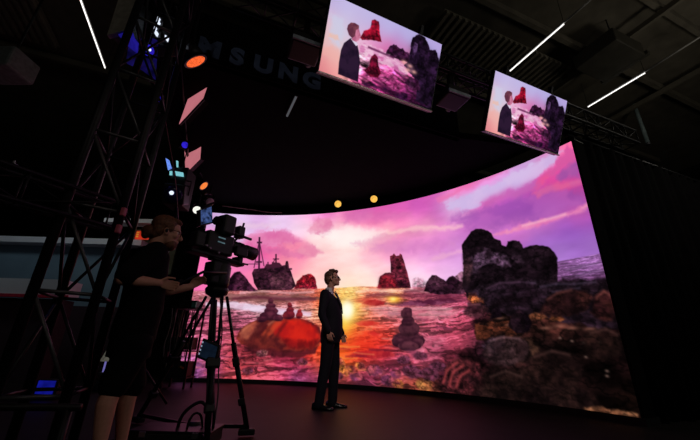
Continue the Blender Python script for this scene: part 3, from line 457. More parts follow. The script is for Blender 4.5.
# pebbles in the foreground water
rs = random.Random(3)
for i, (px, py, rr, c) in enumerate(((6.578, 0.604, 0.130, 0.000), (6.839, 0.238, 0.120, 1.000), (5.663, 0.452, 0.140, 1.000), (4.924, 0.439, 0.240, 2.000), (4.655, 0.337, 0.180, 2.000), (4.892, 0.215, 0.160, 3.000), (4.457, 0.218, 0.140, 1.000), (4.053, 0.346, 0.200, 1.000), (3.782, 0.203, 0.160, 1.000), (3.616, 0.316, 0.120, 1.000), (3.580, 0.147, 0.140, 2.000), (3.067, 0.166, 0.170, 4.000), (3.291, 0.368, 0.200, 3.000), (2.980, 0.352, 0.200, 3.000), (2.798, 0.493, 0.160, 3.000), (4.375, 0.423, 0.120, 2.000), (3.445, 0.568, 0.140, 3.000), (3.119, 0.649, 0.140, 3.000))):
    p = [(px + rr * math.cos(t * PI / 6), py + rr * 0.55 * math.sin(t * PI / 6)) for t in range(12)]
    c1, c2 = (((190,110,110), (120,60,80)), ((190,84,100), (110,50,84)), ((236,140,66), (160,66,70)), ((120,56,84), (84,40,60)), ((226,160,84), (170,100,60)))[int(c)]
    cv.poly(p, c1, c2, soft=0.025, jit=0.03, tex=6, seed=120 + i, amt=0.85)
# ---------------------------------------------------------------- the hall
FLOOR = mat('dark_stage_floor', rgb(25, 20, 20), 0.55, 0, 0.4, 3.5, 0.06, 0.2)
CEIL = mat('dark_ceiling', rgb(90, 84, 72), 0.9, 0, 0.2, 3)
DARKWALL = mat('black_painted_wall', rgb(20, 20, 21), 0.9, 0, 0.25, 3, 0.1, 0.05)
struct('floor', box(NB(), H(1.5, 4, -0.05), (30, 26, 0.1), HALL), FLOOR)
struct('ceiling', box(NB(), H(1.5, 4, 7.75), (30, 26, 0.1), HALL), CEIL)
struct('wall_back', box(NB(), H(1.5, 16.95, 3.85), (30, 0.1, 7.7), HALL), DARKWALL)
struct('wall_left', box(NB(), H(-13.45, 4, 3.85), (0.1, 26, 7.7), HALL), DARKWALL)
struct('wall_right', box(NB(), H(16.45, 4, 3.85), (0.1, 26, 7.7), HALL), DARKWALL)
struct('wall_front', box(NB(), H(1.5, -8.95, 3.85), (30, 0.1, 7.7), HALL), DARKWALL)
# ribbed roof panels, beams and ducts under the ceiling
RIB = mat('ribbed_roof_sheet', rgb(120, 114, 100), 0.6, 0.3, 0.2, 6)
def ribbed(name, a0, a1, d0, d1, z):
    bm = NB(); n = int((a1 - a0) / 0.16)
    box(bm, H((a0 + a1) / 2, (d0 + d1) / 2, z + 0.05), (a1 - a0, d1 - d0, 0.02), HALL)
    for i in range(n):
        box(bm, H(a0 + (i + 0.5) * (a1 - a0) / n, (d0 + d1) / 2, z), (0.07, d1 - d0, 0.09), HALL)
    return struct(name, bm, RIB)
ribbed('ceiling_ribbed_panel', 3.6, 7.5, 3.9, 5.1, 7.5)
ribbed('ceiling_ribbed_panel', -6.8, -4.5, 6.6, 8.5, 7.5)
for i, d in enumerate((2.1, 3.42, 5.6, 9.0)):
    struct('trim_%d' % (i + 1), box(NB(), H(1.5, d, 7.55), (26, 0.1, 0.16), HALL), CEIL)
for i, a in enumerate((1.4, 7.6, 10.2)):
    struct('trim_%d' % (i + 5), box(NB(), H(a, 4, 7.35), (0.07, 18, 0.12), HALL), CEIL)

# ---------------------------------------------------------------- the curved display wall
CX, CY, CR, AR = -2.4016, 1.2925, 6.5797, 0.48537
def arc(s, z, off=0.0):
    th = AR + s / CR
    return V((CX + (CR + off) * math.cos(th), CY + (CR + off) * math.sin(th), z))
def strip(bm, s0, s1, z0, z1, r0, r1, n=64):
    """a curved slab between two radii"""
    rings = []
    for i in range(n + 1):
        s = s0 + (s1 - s0) * i / n
        rings.append([bm.verts.new(arc(s, z, o)) for z, o in ((z0, r0), (z1, r0), (z1, r1), (z0, r1))])
    skin(bm, rings)
    return bm
def display(name, X, Yv, place, layer, img, strength, parent):
    """display surface: a grid of cells each holding its colour"""
    ny, nx = X.shape
    P = np.array(place(X, Yv), np.float32)
    me = bpy.data.meshes.new(name)
    me.vertices.add(nx * ny); me.vertices.foreach_set('co', P.ravel())
    idx = np.arange(nx * ny).reshape(ny, nx)
    q = np.stack([idx[:-1, :-1], idx[:-1, 1:], idx[1:, 1:], idx[1:, :-1]], -1).reshape(-1, 4)
    me.loops.add(q.size); me.loops.foreach_set('vertex_index', q.ravel().astype(np.int32))
    me.polygons.add(len(q)); me.polygons.foreach_set('loop_start', np.arange(0, q.size, 4, dtype=np.int32))
    me.update(calc_edges=True)
    at = me.color_attributes.new(layer, 'FLOAT_COLOR', 'POINT')
    c = np.ones((nx * ny, 4), np.float32); c[:, :3] = img.reshape(-1, 3)
    at.data.foreach_set('color', c.ravel())
    me.materials.append(picture_mat(name + '_picture', layer, strength))
    o = bpy.data.objects.new(name, me); COL.objects.link(o); o.parent = parent
    return o
led = thing('led_video_wall', 'huge curved video wall showing a pink sunset over a rocky sea with a wrecked ship', 'video wall')
def on_wall(s, z):
    th = AR + s / CR
    return np.stack([CX + CR * np.cos(th), CY + CR * np.sin(th), z], -1)
display('screen', cv.x, cv.y, on_wall, 'shown_picture', cv.linear(), 1.0, led)
obj('back_housing', strip(NB(), -0.02, W_LEN + 0.02, W_BOT, W_TOP, 0.02, 0.22), BLACK_CLOTH, led)
obj('base_frame', strip(NB(), -0.05, W_LEN + 0.05, 0, W_BOT, -0.03, 0.3), BLACK_PLASTIC, led)
obj('top_frame', strip(NB(), -0.05, W_LEN + 0.05, W_TOP, W_TOP + 0.02, 0.0, 0.24), BLACK_PLASTIC, led)
for s in (-0.045, W_LEN + 0.015):
    obj('side_frame', strip(NB(), s, s + 0.03, W_BOT, W_TOP, -0.02, 0.24, 1), BLACK_CLOTH, led)

# black canopy over the stage; its front board carries the name
canopy = thing('stage_canopy', 'black canopy above the stage with a dim brand name on its front board', 'canopy')
bm = NB()
front = [H(a, 3.7, 4.1) for a in (-1.42, 3.45)]
back = [arc(s, 4.1, 0.1) for s in np.linspace(0.6, 8.3, 40)]
prism(bm, [front[0], front[1]] + back, (0, 0, 0.12))
obj('deck', bm, BLACK_CLOTH, canopy)
obj('front_board', box(NB(), H(1.015, 3.76, 4.5), (4.87, 0.08, 0.8), HALL), BLACK_CLOTH, canopy)
bm = strip(NB(), 2.0, 8.4, 3.88, 4.1, 0.02, 0.1)
obj('header', bm, BLACK_CLOTH, canopy)
LET = mat('dim_sign_letters', rgb(88, 104, 138), 0.6, 0, 0.15, 8)
for i, ch in enumerate('SAMSUNG'):
    cu = bpy.data.curves.new('letter_shape', 'FONT'); cu.body = ch; cu.size = 0.36; cu.extrude = 0.012; cu.offset = 0.02
    cu.align_x = 'CENTER'
    tmp = bpy.data.objects.new('letter_shape', cu); COL.objects.link(tmp)
    me = bpy.data.meshes.new_from_object(tmp.evaluated_get(bpy.context.evaluated_depsgraph_get()))
    bpy.data.objects.remove(tmp)
    me.materials.append(LET)
    o = bpy.data.objects.new('letter', me); COL.objects.link(o); o.parent = canopy
    o.matrix_local = Matrix.Translation(H(-1.24 + i * 0.345, 3.705, 4.2)) @ HALL.to_4x4() @ Matrix.Rotation(PI / 2, 4, 'X')

# ---------------------------------------------------------------- the two hanging monitors
mv = Canvas(-0.95, 0.95, -0.534, 0.534, 260, 150, 0.45)
mon = [(-0.902, 0.430, 196, 180, 226), (-0.742, 0.469, 200, 190, 236), (-0.426, 0.469, 196, 186, 232), (-0.090, 0.456, 190, 182, 232), (0.265, 0.442, 186, 178, 230), (0.634, 0.457, 184, 172, 228), (0.885, 0.470, 186, 168, 226), (-0.916, 0.185, 222, 190, 220), (-0.851, 0.070, 236, 196, 196), (-0.705, 0.270, 206, 196, 230), (-0.896, -0.088, 235, 180, 180), (-0.821, -0.173, 238, 205, 205), (-0.895, -0.340, 236, 150, 150), (-0.912, -0.487, 226, 130, 140), (-0.730, -0.339, 246, 190, 180), (-0.705, -0.473, 250, 160, 160), (-0.709, 0.126, 214, 200, 226), (-0.140, 0.272, 205, 165, 215), (0.215, 0.238, 200, 140, 200), (-0.473, 0.290, 205, 185, 225), (-0.751, -0.061, 214, 206, 226), (-0.399, 0.070, 240, 190, 220), (-0.238, 0.086, 236, 150, 200), (-0.019, 0.091, 222, 120, 180), (-0.334, -0.097, 246, 200, 220), (-0.140, -0.072, 220, 110, 170), (0.096, -0.050, 190, 70, 130), (0.250, 0.066, 200, 110, 170), (0.444, 0.009, 230, 150, 160), (-0.279, -0.299, 240, 150, 190), (-0.038, -0.247, 222, 80, 150), (0.218, -0.222, 205, 80, 150), (0.451, -0.208, 150, 50, 110), (-0.253, -0.438, 200, 70, 130), (-0.002, -0.432, 190, 60, 130), (0.264, -0.454, 130, 40, 90), (0.530, -0.418, 70, 24, 60), (0.767, -0.184, 50, 24, 54), (0.827, -0.471, 36, 20, 42), (0.458, -0.519, 90, 30, 70), (0.795, 0.147, 54, 36, 66), (0.585, 0.232, 80, 50, 86)]
mv.img = mv.field(mon, 0.11, 0.04)
nn = fbm(mv.x * 5 + mv.y * 6, mv.y * 16 - mv.x * 0, 301, 4)
low = sstep(0.02, 0.25, -(mv.y + 0.03) + 0.0 * mv.x + 0.06) * sstep(-0.62, -0.45, mv.x)
mv.img *= (1 + 2.6 * (nn - 0.5) * low)[..., None]
n5 = fbm(mv.x * 14 + mv.y * 10, mv.y * 30 - mv.x * 8, 331, 3)
mv.img *= (1 + 1.6 * (n5 - 0.5) * low)[..., None]
mv.poly(((-0.426, 0.045), (-0.238, 0.086), (0.003, 0.069), (0.222, 0.025), (0.455, -0.049), (0.404, -0.160), (0.184, -0.141), (-0.063, -0.120), (-0.296, -0.128), (-0.418, -0.083)), (246,206,228), (206,110,170), soft=0.05, jit=0.06, tex=6, seed=315, aspect=2, amt=0.75)
mv.poly(((-0.331, -0.287), (-0.102, -0.269), (0.180, -0.296), (0.400, -0.318), (0.315, -0.438), (-0.005, -0.418), (-0.309, -0.398)), (232,110,176), (150,40,104), soft=0.05, jit=0.06, tex=7, seed=216, aspect=2, amt=0.7)
mv.poly(((-0.299, -0.453), (0.000, -0.446), (0.349, -0.427), (0.717, -0.408), (0.969, -0.494), (0.441, -0.524), (0.014, -0.517), (-0.304, -0.514)), (92,24,76), (44,16,50), soft=0.04, jit=0.06, tex=6, seed=217, amt=0.85)
mv.poly(((-0.008, 0.035), (0.051, 0.178), (0.146, 0.228), (0.241, 0.202), (0.405, 0.199), (0.472, 0.051), (0.256, 0.037)), (58,20,54), (90,40,80), soft=0.02, jit=0.04, tex=5, seed=218)
mv.poly(((-0.978, -0.286), (-0.859, -0.130), (-0.717, -0.163), (-0.692, -0.297), (-0.825, -0.315)), (244,176,168), soft=0.08, jit=0.08, seed=319, amt=0.6)
mv.poly(((-0.917, 0.269), (-0.753, 0.279), (-0.670, 0.083), (-0.741, -0.115), (-0.873, -0.051)), (206,210,236), soft=0.12, jit=0.08, seed=320, amt=0.7)
mv.poly(((-0.899, 0.009), (-0.765, 0.018), (-0.741, -0.029), (-0.901, -0.061)), (244,190,170), soft=0.04, jit=0.06, seed=321, amt=0.7)
for p in (((-0.192, -0.150), (0.086, -0.175)), ((-0.013, -0.027), (0.347, -0.055)), ((-0.317, -0.017), (0.079, 0.036))):
    mv.line(p, 0.02, (246, 196, 226), soft=0.06, amt=0.6)
for p in (((-0.294, 0.036), (0.150, 0.031)), ((0.184, -0.141), (0.457, -0.237)), ((-0.143, -0.402), (0.208, -0.441))):
    mv.line(p, 0.015, (84, 24, 66), soft=0.03, amt=0.75)
mv.poly(((-0.439, 0.114), (-0.397, 0.232), (-0.311, 0.295), (-0.304, 0.430), (-0.259, 0.456), (-0.190, 0.446), (-0.142, 0.286), (-0.089, 0.186), (-0.251, 0.155), (-0.404, 0.098)), (186,20,52), (150,24,56), soft=0.02, jit=0.02, tex=4, seed=202)
mv.poly(((-0.295, -0.304), (-0.228, -0.222), (-0.221, -0.086), (-0.167, -0.022), (-0.109, -0.061), (-0.065, -0.196), (-0.017, -0.270), (-0.054, -0.343), (-0.183, -0.371)), (140,18,56), (110,20,50), soft=0.02, jit=0.03, tex=4, seed=203)
mv.poly(((0.030, 0.109), (0.064, 0.198), (0.111, 0.230), (0.191, 0.183), (0.271, 0.228), (0.343, 0.145), (0.208, 0.097)), (84,24,66), (60,24,58), soft=0.02, jit=0.03, tex=5, seed=204)
mv.poly(((0.409, 0.091), (0.396, 0.336), (0.409, 0.451), (0.504, 0.534), (0.619, 0.530), (0.715, 0.439), (0.749, 0.371), (0.858, 0.411), (0.917, 0.319), (0.977, 0.226), (0.988, -0.488), (0.637, -0.480), (0.641, -0.224), (0.508, -0.126), (0.341, -0.026)), (26,13,32), (46,24,54), soft=0.02, jit=0.04, tex=5, seed=205)
mv.poly(((0.442, 0.291), (0.459, 0.391), (0.517, 0.381), (0.523, 0.258), (0.483, 0.180)), (104,70,120), (60,36,70), soft=0.03, jit=0.03, tex=7, seed=306, amt=0.8)
mv.poly(((0.405, -0.254), (0.494, -0.146), (0.626, -0.150), (0.692, -0.288), (0.509, -0.314)), (50,16,44), (90,40,80), soft=0.03, jit=0.04, tex=6, seed=207)
for p in ((0.444, 0.009), (0.421, -0.061), (0.531, -0.055), (0.329, 0.032)):
    mv.spot(p, 0.05, 0.03, (250, 180, 170), 0.8)
mv.poly(((-0.671, -0.490), (-0.687, -0.324), (-0.688, -0.152), (-0.662, -0.043), (-0.586, 0.051), (-0.543, 0.074), (-0.471, 0.029), (-0.418, -0.083), (-0.377, -0.215), (-0.366, -0.358), (-0.355, -0.501)), (30,18,38), (44,26,50), soft=0.015, tex=4, seed=308)
mv.poly(((-0.570, 0.049), (-0.531, 0.093), (-0.451, 0.007), (-0.478, -0.018)), (226,214,236), soft=0.012)
mv.poly(((-0.553, 0.041), (-0.571, 0.136), (-0.542, 0.234), (-0.477, 0.230), (-0.452, 0.182), (-0.429, 0.146), (-0.449, 0.081), (-0.489, 0.037)), (214,128,160), (180,96,130), soft=0.015, tex=5, seed=309)
mv.poly(((-0.654, 0.161), (-0.649, 0.220), (-0.612, 0.271), (-0.552, 0.288), (-0.486, 0.277), (-0.479, 0.237), (-0.519, 0.199), (-0.519, 0.112), (-0.558, 0.068), (-0.610, 0.092)), (96,46,66), (124,66,80), soft=0.015, tex=6, seed=310)
cap = NB()
def monitor(label, loc, yaw, tilt, roll):
    t = thing('hanging_monitor', label, 'monitor', group='monitors hung over the stage front')
    place = lambda X, Yv: np.stack([X, X * 0 - 0.0, Yv], -1)
    sc_ = display('screen', mv.x, mv.y, place, 'shown_picture', mv.linear(), 0.95, t)
    obj('housing', box(NB(), (0, 0.05, 0), (1.93, 0.09, 1.095)), BLACK_PLASTIC, t)
    obj('lower_edge_strip', box(NB(), (0, -0.012, -0.556), (1.93, 0.04, 0.018)), mat('pale_edge_strip', rgb(250, 225, 220), 0.5), t)
    for sx in (-0.6, 0.6):
        obj('hanger', box(NB(), (sx, 0.13, 0.5), (0.05, 0.08, 0.5)), BLACK_METAL, t)
    a = V((math.cos(yaw), math.sin(yaw), 0)); n = V((math.sin(yaw), -math.cos(yaw), 0)); z = V((0, 0, 1))
    up = z * math.cos(tilt) - n * math.sin(tilt)
    a2 = a * math.cos(roll) + up * math.sin(roll); u2 = up * math.cos(roll) - a * math.sin(roll)
    R = Matrix((a2, u2.cross(a2), u2)).transposed()
    t.rotation_mode = 'QUATERNION'; t.rotation_quaternion = R.to_quaternion(); k = 0.757                       # 65 inch sets
    t.scale = (k, k, k); t.location = (loc[0] * k, loc[1] * k, 0.726 + (loc[2] - 0.726) * k)
    return t
monitor('larger-looking hanging monitor cut by the top of the picture, left of the other', (0.4523, 3.7297, 4.8047), 0.4375, -0.3934, 0.0229)
monitor('smaller-looking hanging monitor on the right, close above the top corner of the video wall', (3.3024, 5.0834, 4.9302), 0.4174, -0.4058, 0.0238)

# ---------------------------------------------------------------- truss builder
def truss(name, label, cat, p0, p1, w, h, up, step, r=0.026, rb=0.011, group=None, chords=4):
    """lattice girder: every main tube and every brace is a part"""
    t = thing(name, label, cat, p0, 0, group)
    p0 = V(p0); p1 = V(p1); d = p1 - p0; L = d.length; R = frame(d, up)
    yv, zv = R.col[1], R.col[2]
    corners = [(-w / 2, -h / 2), (w / 2, -h / 2), (w / 2, h / 2), (-w / 2, h / 2)] if chords == 4 else [(-w / 2, h / 2), (w / 2, h / 2), (0, -h / 2)]
    at = lambda k, x: d.normalized() * x + yv * corners[k][0] + zv * corners[k][1]
    for k in range(len(corners)):
        obj('main_tube', tube(NB(), [at(k, 0), at(k, L)], r, 12), BLACK_METAL, t, True)
    n = max(1, int(round(L / step)))
    for k in range(len(corners)):
        k2 = (k + 1) % len(corners)
        for i in range(n):
            x0, x1 = L * i / n, L * (i + 1) / n
            a, b = (k, k2) if i % 2 == 0 else (k2, k)
            obj('diagonal_brace', tube(NB(), [at(a, x0), at(b, x1)], rb, 8), BLACK_METAL, t, True)
            obj('cross_brace', tube(NB(), [at(k, x1), at(k2, x1)], rb, 8), BLACK_METAL, t, True)
    return t
# tower on the left, standing between us and the camera operator
base = ((-1.951, 2.100, 1.483)[0], 2.1)
dA = V((base[0], base[1], 0)); dB = V(((-1.677, 2.270, 1.558)[0], 2.27, 0))
side = (dB - dA); wT = side.length; mid = (dA + dB) / 2 + E1 * (0.2)
tower = thing('truss_tower', 'tall black lattice tower at the left, in front of the camera operator', 'truss tower', (mid.x, mid.y, 0))
sA = side.normalized(); sB = E1
cor = [dA - mid, dB - mid, dB - mid + E1 * 0.42, dA - mid + E1 * 0.42]
TH = 5.25; FRONT_LIT = mat('front_lit_black_tube', rgb(84, 84, 86), 0.4, 0.5)  # paler copy of the black metal, imitating light on the front braces
for c in cor:
    obj('main_tube', tube(NB(), [c + V((0, 0, 0.03)), c + V((0, 0, TH))], 0.03, 14), BLACK_METAL, tower, True)
for k in range(4):
    a, b = cor[k], cor[(k + 1) % 4]
    for i in range(8):
        z0 = 0.42 + i * 0.6; z1 = z0 + 0.6
        u_, v_ = (a, b) if (i + k) % 2 == 0 and k else (b, a)
        bmat_ = FRONT_LIT if k == 0 else BLACK_METAL
        obj('diagonal_brace', tube(NB(), [u_ + V((0, 0, z0)), v_ + V((0, 0, z1))], 0.011, 8), bmat_, tower, True)
        obj('cross_brace', tube(NB(), [a + V((0, 0, z0)), b + V((0, 0, z0))], 0.012, 8), bmat_, tower, True)
obj('foot_plate', box(NB(), (cor[0] + cor[2]) / 2 + V((0, 0, 0.015)), (wT + 0.2, 0.62, 0.03), HALL), BLACK_METAL, tower)
for z_ in ((-1.663, 2.270, 1.613)[2], (-1.663, 2.270, 1.481)[2]):
    obj('red_clamp', box(NB(), cor[1] + V((0.03, -0.02, z_)), (0.032, 0.035, 0.065)), mat('red_clamp', rgb(190, 90, 110), 0.5), tower, False, 0.008, 'pinkish red clamp')

# horizontal lattice bar reaching in from the left edge to the tower
dd = V((0.524, 0.852, 0)); pe = V((-1.798, 2.350, 1.618))
truss('lattice_bar', 'horizontal black lattice bar running from the left edge to the truss tower', 'truss', pe - dd * 2.1, pe, 0.12, 0.2, (0, 0, 1), 0.5, 0.013, 0.006)
CL = thing('pipe_clamp', 'small grey clamp on the lattice bar near the left edge', 'clamp', tuple((-2.115, 1.834, 1.738)))
obj('jaw', box(NB(), (0, 0, 0), (0.05, 0.03, 0.03)), GREY_METAL, CL, False, 0.005)
obj('bolt', tube(NB(), [(0, 0, 0), (0, 0, 0.035)], 0.008), GREY_METAL, CL)
lbar = thing('low_rail', 'low dark rail at the bottom left, level with the shins of the operator', 'rail', tuple((-1.611, 1.950, 0.413)))
obj('bar', tube(NB(), [(-0.75, -0.05, -0.012), (0.26, 0, 0.0)], 0.018, 12), BLACK_METAL, lbar, True)
for x_ in (-0.6, 0.2):
    zf = (-1.611, 1.950, 0.413)[2]
    obj('post', tube(NB(), [(x_, -0.04 if x_ < 0 else 0, 0), (x_, -0.04 if x_ < 0 else 0, -zf)], 0.02, 12), BLACK_METAL, lbar, True)

# truss that carries the monitors, with things hung on it
truss('ceiling_truss', 'long black truss that the two hanging monitors hang from', 'truss', H(-0.3, 2.76, 4.31), H(6.4, 2.76, 4.31), 0.25, 0.25, (0, 0, 1), 0.34, 0.02, 0.009)
def projector(label, loc, rz, s=1.0):
    t = thing('stage_projector', label, 'projector', loc, rz)
    obj('body', box(NB(), (0, 0, 0), (0.46 * s, 0.4 * s, 0.2 * s)), BLACK_PLASTIC, t, False, 0.02)
    obj('side_cover', box(NB(), (0, -0.205 * s, -0.06 * s), (0.46 * s, 0.02, 0.07 * s)), mat('pale_projector_cover', rgb(170, 176, 190), 0.4), t, False, 0.005, 'pale grey cover')
    obj('lens', lathe(NB(), (0.12 * s, 0.2 * s, 0), (0, 1, 0), [(0, 0.06 * s), (0.08 * s, 0.06 * s), (0.08 * s, 0.045 * s), (0.03, 0.03)]), BLACK_PLASTIC, t, True)
    obj('yoke', box(NB(), (0, 0, 0.3 * s), (0.06, 0.06, 0.5 * s)), BLACK_METAL, t)
    return t
projector('projector with a pale edge hung between the two monitors', tuple((1.285, 3.455, 3.818)), -PI/2 + 1.95, 0.72)
projector('projector with a pale edge hung left of the larger-looking monitor', tuple((-0.546, 2.722, 3.779)), -PI/2 + 1.95, 0.72)

# ---------------------------------------------------------------- black drape on the right
bm = NB(); a0 = arc(-0.05, 0); n = 150; base_l = []
for i in range(n + 1):
    t_ = i / n; q = a0 + E2 * (0.02 + 6.4 * t_) + E1 * (0.05 * math.sin(t_ * 150) + 0.02 * math.sin(t_ * 61 + 1) + 0.1)
    base_l.append(q)
rings = []
for q in base_l:
    rings.append([bm.verts.new(q + V((0, 0, z)) + E1 * o) for z, o in ((0.005, 0), (3.98, 0), (3.98, 0.02), (0.005, 0.02))])
skin(bm, rings)
dr = thing('stage_curtain', 'tall black curtain closing the stage to the right of the video wall', 'curtain', tuple(a0))
for v_ in bm.verts: v_.co -= a0
obj('cloth', bm, BLACK_CLOTH, dr, True)
obj('top_pipe', tube(NB(), [E2 * 0.02 + E1 * 0.1 + V((0, 0, 4.0)), E2 * 6.4 + E1 * 0.1 + V((0, 0, 4.0))], 0.03, 12), BLACK_METAL, dr, True)
# ---------------------------------------------------------------- ceiling tubes
TUBE = glow('tube_light', (1.0, 0.97, 0.92, 1), 1.6)
def tube_light(label, q0, q1, rail_to, st=None):
    q0 = V(q0); q1 = V(q1); m_ = (q0 + q1) / 2
    t = thing('tube_light', label, 'ceiling light', m_, 0, 'tube lights under the ceiling')
    obj('lamp', tube(NB(), [q0 - m_, q1 - m_], 0.013, 12), st or TUBE, t, True)
    R = frame(q1 - q0); L = (q1 - q0).length
    obj('housing', box(NB(), V((0, 0, 0.034)), (L + 0.04, 0.04, 0.03), R), mat('lamp_housing', rgb(150, 150, 150), 0.5), t)
    if rail_to:
        r1 = V(rail_to)
        e_ = q1 if (r1 - q1).length < (r1 - q0).length else q0
        obj('mounting_rail', tube(NB(), [e_ - m_ + V((0, 0, 0.03)), r1 - m_ + V((0, 0, 0.03))], 0.018, 8), mat('rail_paint', rgb(130, 128, 124), 0.5), t, True)
    for q in (q0, q1):
        obj('wire', tube(NB(), [q - m_ + V((0, 0, 0.06)), q - m_ + V((0, 0, 7.7 - q.z))], 0.005, 6), BLACK_METAL, t)
    return t
tube_light('tube light above and right of the smaller-looking hanging monitor', (3.645, 5.957, 6.900), (4.163, 4.733, 6.900), (4.381, 4.237, 6.900))
tube_light('rightmost tube light, over the black curtain', (6.238, 7.089, 6.900), (6.761, 5.902, 6.900), (7.184, 4.793, 6.900))
tube_light('tube light at the top left, beside the truss tower', (-5.314, 4.441, 6.900), (-6.016, 6.217, 6.900), None)
st = thing('strip_light', 'short dim strip light on the underside of the black canopy', 'strip light', tuple((-0.918, 4.009, 4.070)))
sa, sb, sm = V((-0.822, 3.805, 4.070)), V((-1.021, 4.230, 4.070)), V((-0.918, 4.009, 4.070))
obj('lamp', tube(NB(), [sa - sm, sb - sm], 0.016, 10), glow('dim_strip', (0.8, 0.82, 0.92, 1), 0.09), st, True)
obj('backing', box(NB(), (0, 0, 0.02), ((sb - sa).length, 0.05, 0.02), frame(sb - sa)), BLACK_PLASTIC, st)
fill = mat('duct_sheet', rgb(58, 55, 47), 0.6, 0.2, 0.2, 5)
hv = thing('air_handling_unit', 'boxy grey air unit under the ceiling between the two right tube lights', 'air unit', tuple((5.798, 5.694, 7.100)))
R_ = HALL
obj('casing', box(NB(), (0, 0, 0.05), (1.0, 0.9, 0.36), R_), fill, hv, False, 0.02)
obj('flange', box(NB(), E2 * 0.54 + V((0, 0, -0.08)), (0.1, 1.0, 0.1), R_), fill, hv, False, 0.01)
for x_, y_ in ((-0.4, -0.35), (0.4, -0.35), (0.4, 0.35), (-0.4, 0.35)):
    obj('hanger_rod', tube(NB(), [E2 * x_ + E1 * y_ + V((0, 0, 0.25)), E2 * x_ + E1 * y_ + V((0, 0, 0.6))], 0.012, 6), BLACK_METAL, hv)
lp = thing('hanging_pole', 'slanting grey pole below the rightmost tube light', 'pole', tuple((8.313, 7.851, 7.324)))
pa, pb = V((8.286, 7.840, 8.313)), V((8.320, 7.854, 6.363)); pm = V((8.313, 7.851, 7.324))
obj('pipe', tube(NB(), [pa - pm, pb - pm], 0.05, 14), mat('grey_green_pipe', rgb(112, 128, 128), 0.5), lp, True)
obj('end_cap', tube(NB(), [pb - pm, pb - pm + (pb - pa).normalized() * 0.05], 0.06, 14), GREY_METAL, lp, True)
obj('hanger', tube(NB(), [pa - pm, pa - pm + V((0, 0, 7.7 - pa.z))], 0.012, 8), BLACK_METAL, lp, True)
# ---------------------------------------------------------------- lights rigged along the left of the stage
ORANGE = glow('orange_lamp', rgb(255, 104, 52), 1.0, 0.5, 60)
PINK = glow('pink_diffuser', rgb(186, 108, 118), 1.0, 0.04, 6)
BLUE = glow('blue_lamp', rgb(44, 30, 190), 1.0, 0.4, 16)
BLUEDIM = glow('blue_lit_side_glow', rgb(26, 20, 120), 1.0, 0.3, 12)  # glow standing in for blue light on the box side
WHITE = glow('cool_white_lamp', rgb(225, 235, 255), 1.1)
TEAL = glow('teal_readout', rgb(130, 205, 215), 0.9, 0.2, 40)
SKYB = glow('blue_readout', rgb(110, 150, 250), 0.9, 0.2, 40)
rail = thing('lighting_pipe', 'black pipe running away from us over the left side of the stage, carrying lamps', 'pipe', tuple(H(-0.85, 4.0, 4.05)))
obj('pipe', tube(NB(), [E1 * -1.0, E1 * 4.4], 0.02, 12), BLACK_METAL, rail, True)
for k in range(4):
    obj('hanger', tube(NB(), [E1 * (0.2 + k * 1.3), E1 * (0.2 + k * 1.3) + V((0, 0, 0.05))], 0.012, 8), BLACK_METAL, rail)
def spot_lamp(label, loc, aim, r, m, ln=0.3, group=None, name='stage_lamp', hang=0.2):
    """round lamp head: can, rim, lit lens, yoke and clamp"""
    t = thing(name, label, 'stage light', loc, 0, group)
    a = V(aim).normalized()
    obj('can', lathe(NB(), -a * ln, a, [(0, r * 0.5), (0.02, r * 0.72), (ln * 0.6, r * 0.9), (ln - 0.03, r)], 28), BLACK_PLASTIC, t, True)
    obj('lens', lathe(NB(), -a * 0.03, a, [(0, r * 0.94), (0.025, r * 0.94), (0.035, r * 0.7), (0.04, r * 0.2)], 28), m, t, True)
    obj('rim', lathe(NB(), -a * 0.032, a, [(0, r * 1.0), (0, r * 1.07), (0.03, r * 1.07), (0.03, r * 0.95)], 28), BLACK_METAL, t)
    sd = a.cross(V((0, 0, 1)))
    sd = sd.normalized() if sd.length > 1e-3 else V((1, 0, 0))
    c = -a * ln * 0.5
    obj('yoke', tube(NB(), [c + sd * r * 1.05, c + sd * r * 1.12 + V((0, 0, 0.12)), c + sd * r * 0.6 + V((0, 0, r + 0.08)), c - sd * r * 0.6 + V((0, 0, r + 0.08)), c - sd * r * 1.12 + V((0, 0, 0.12)), c - sd * r * 1.05], 0.012, 8), BLACK_METAL, t)
    obj('clamp', tube(NB(), [c + V((0, 0, r + 0.07)), c + V((0, 0, r + 0.07 + hang))], 0.02, 8), BLACK_METAL, t)
    return t
spot_lamp('orange glowing lamp high up beside the truss tower, nearest of the row', tuple((-1.931, 3.100, 3.940)), (0.50, 0.45, -0.74), 0.135, ORANGE, hang=7.7 - (-1.931, 3.100, 3.940)[2] - 0.3)
spot_lamp('small orange lamp above the operator monitor, far end of the row', tuple((-3.043, 6.200, 3.802)), (0.78, 0.05, -0.62), 0.105, glow('amber_lamp', rgb(250, 132, 62), 1.0, 0.12, 20))
spot_lamp('pale unlit round lamp just above the camera monitor', tuple((-2.763, 6.000, 3.356)), (0.5, -0.6, -0.3), 0.09, mat('pale_lamp_glass', rgb(210, 190, 200), 0.3), 0.2)
spot_lamp('bright white round lamp left of the camera monitor', tuple((-2.885, 5.800, 3.097)), (0.35, -0.9, -0.1), 0.085, glow('white_lamp', rgb(250, 250, 240), 1.0), 0.2)
for lab, x, y in (('left of the two small yellow lamps above the video wall', 338, 204), ('right of the two small yellow lamps above the video wall', 374, 199)):
    p = V((-0.300, 7.324, 3.980)) if x == 338 else V((0.540, 6.981, 3.980))
    spot_lamp(lab, tuple(p), (0.05 - p.x * 0.1, -0.85, -0.45), 0.094, glow('yellow_lamp', rgb(250, 190, 84), 1.0, 0.2, 30), 0.2, 'yellow lamps above the video wall', hang=0.03)
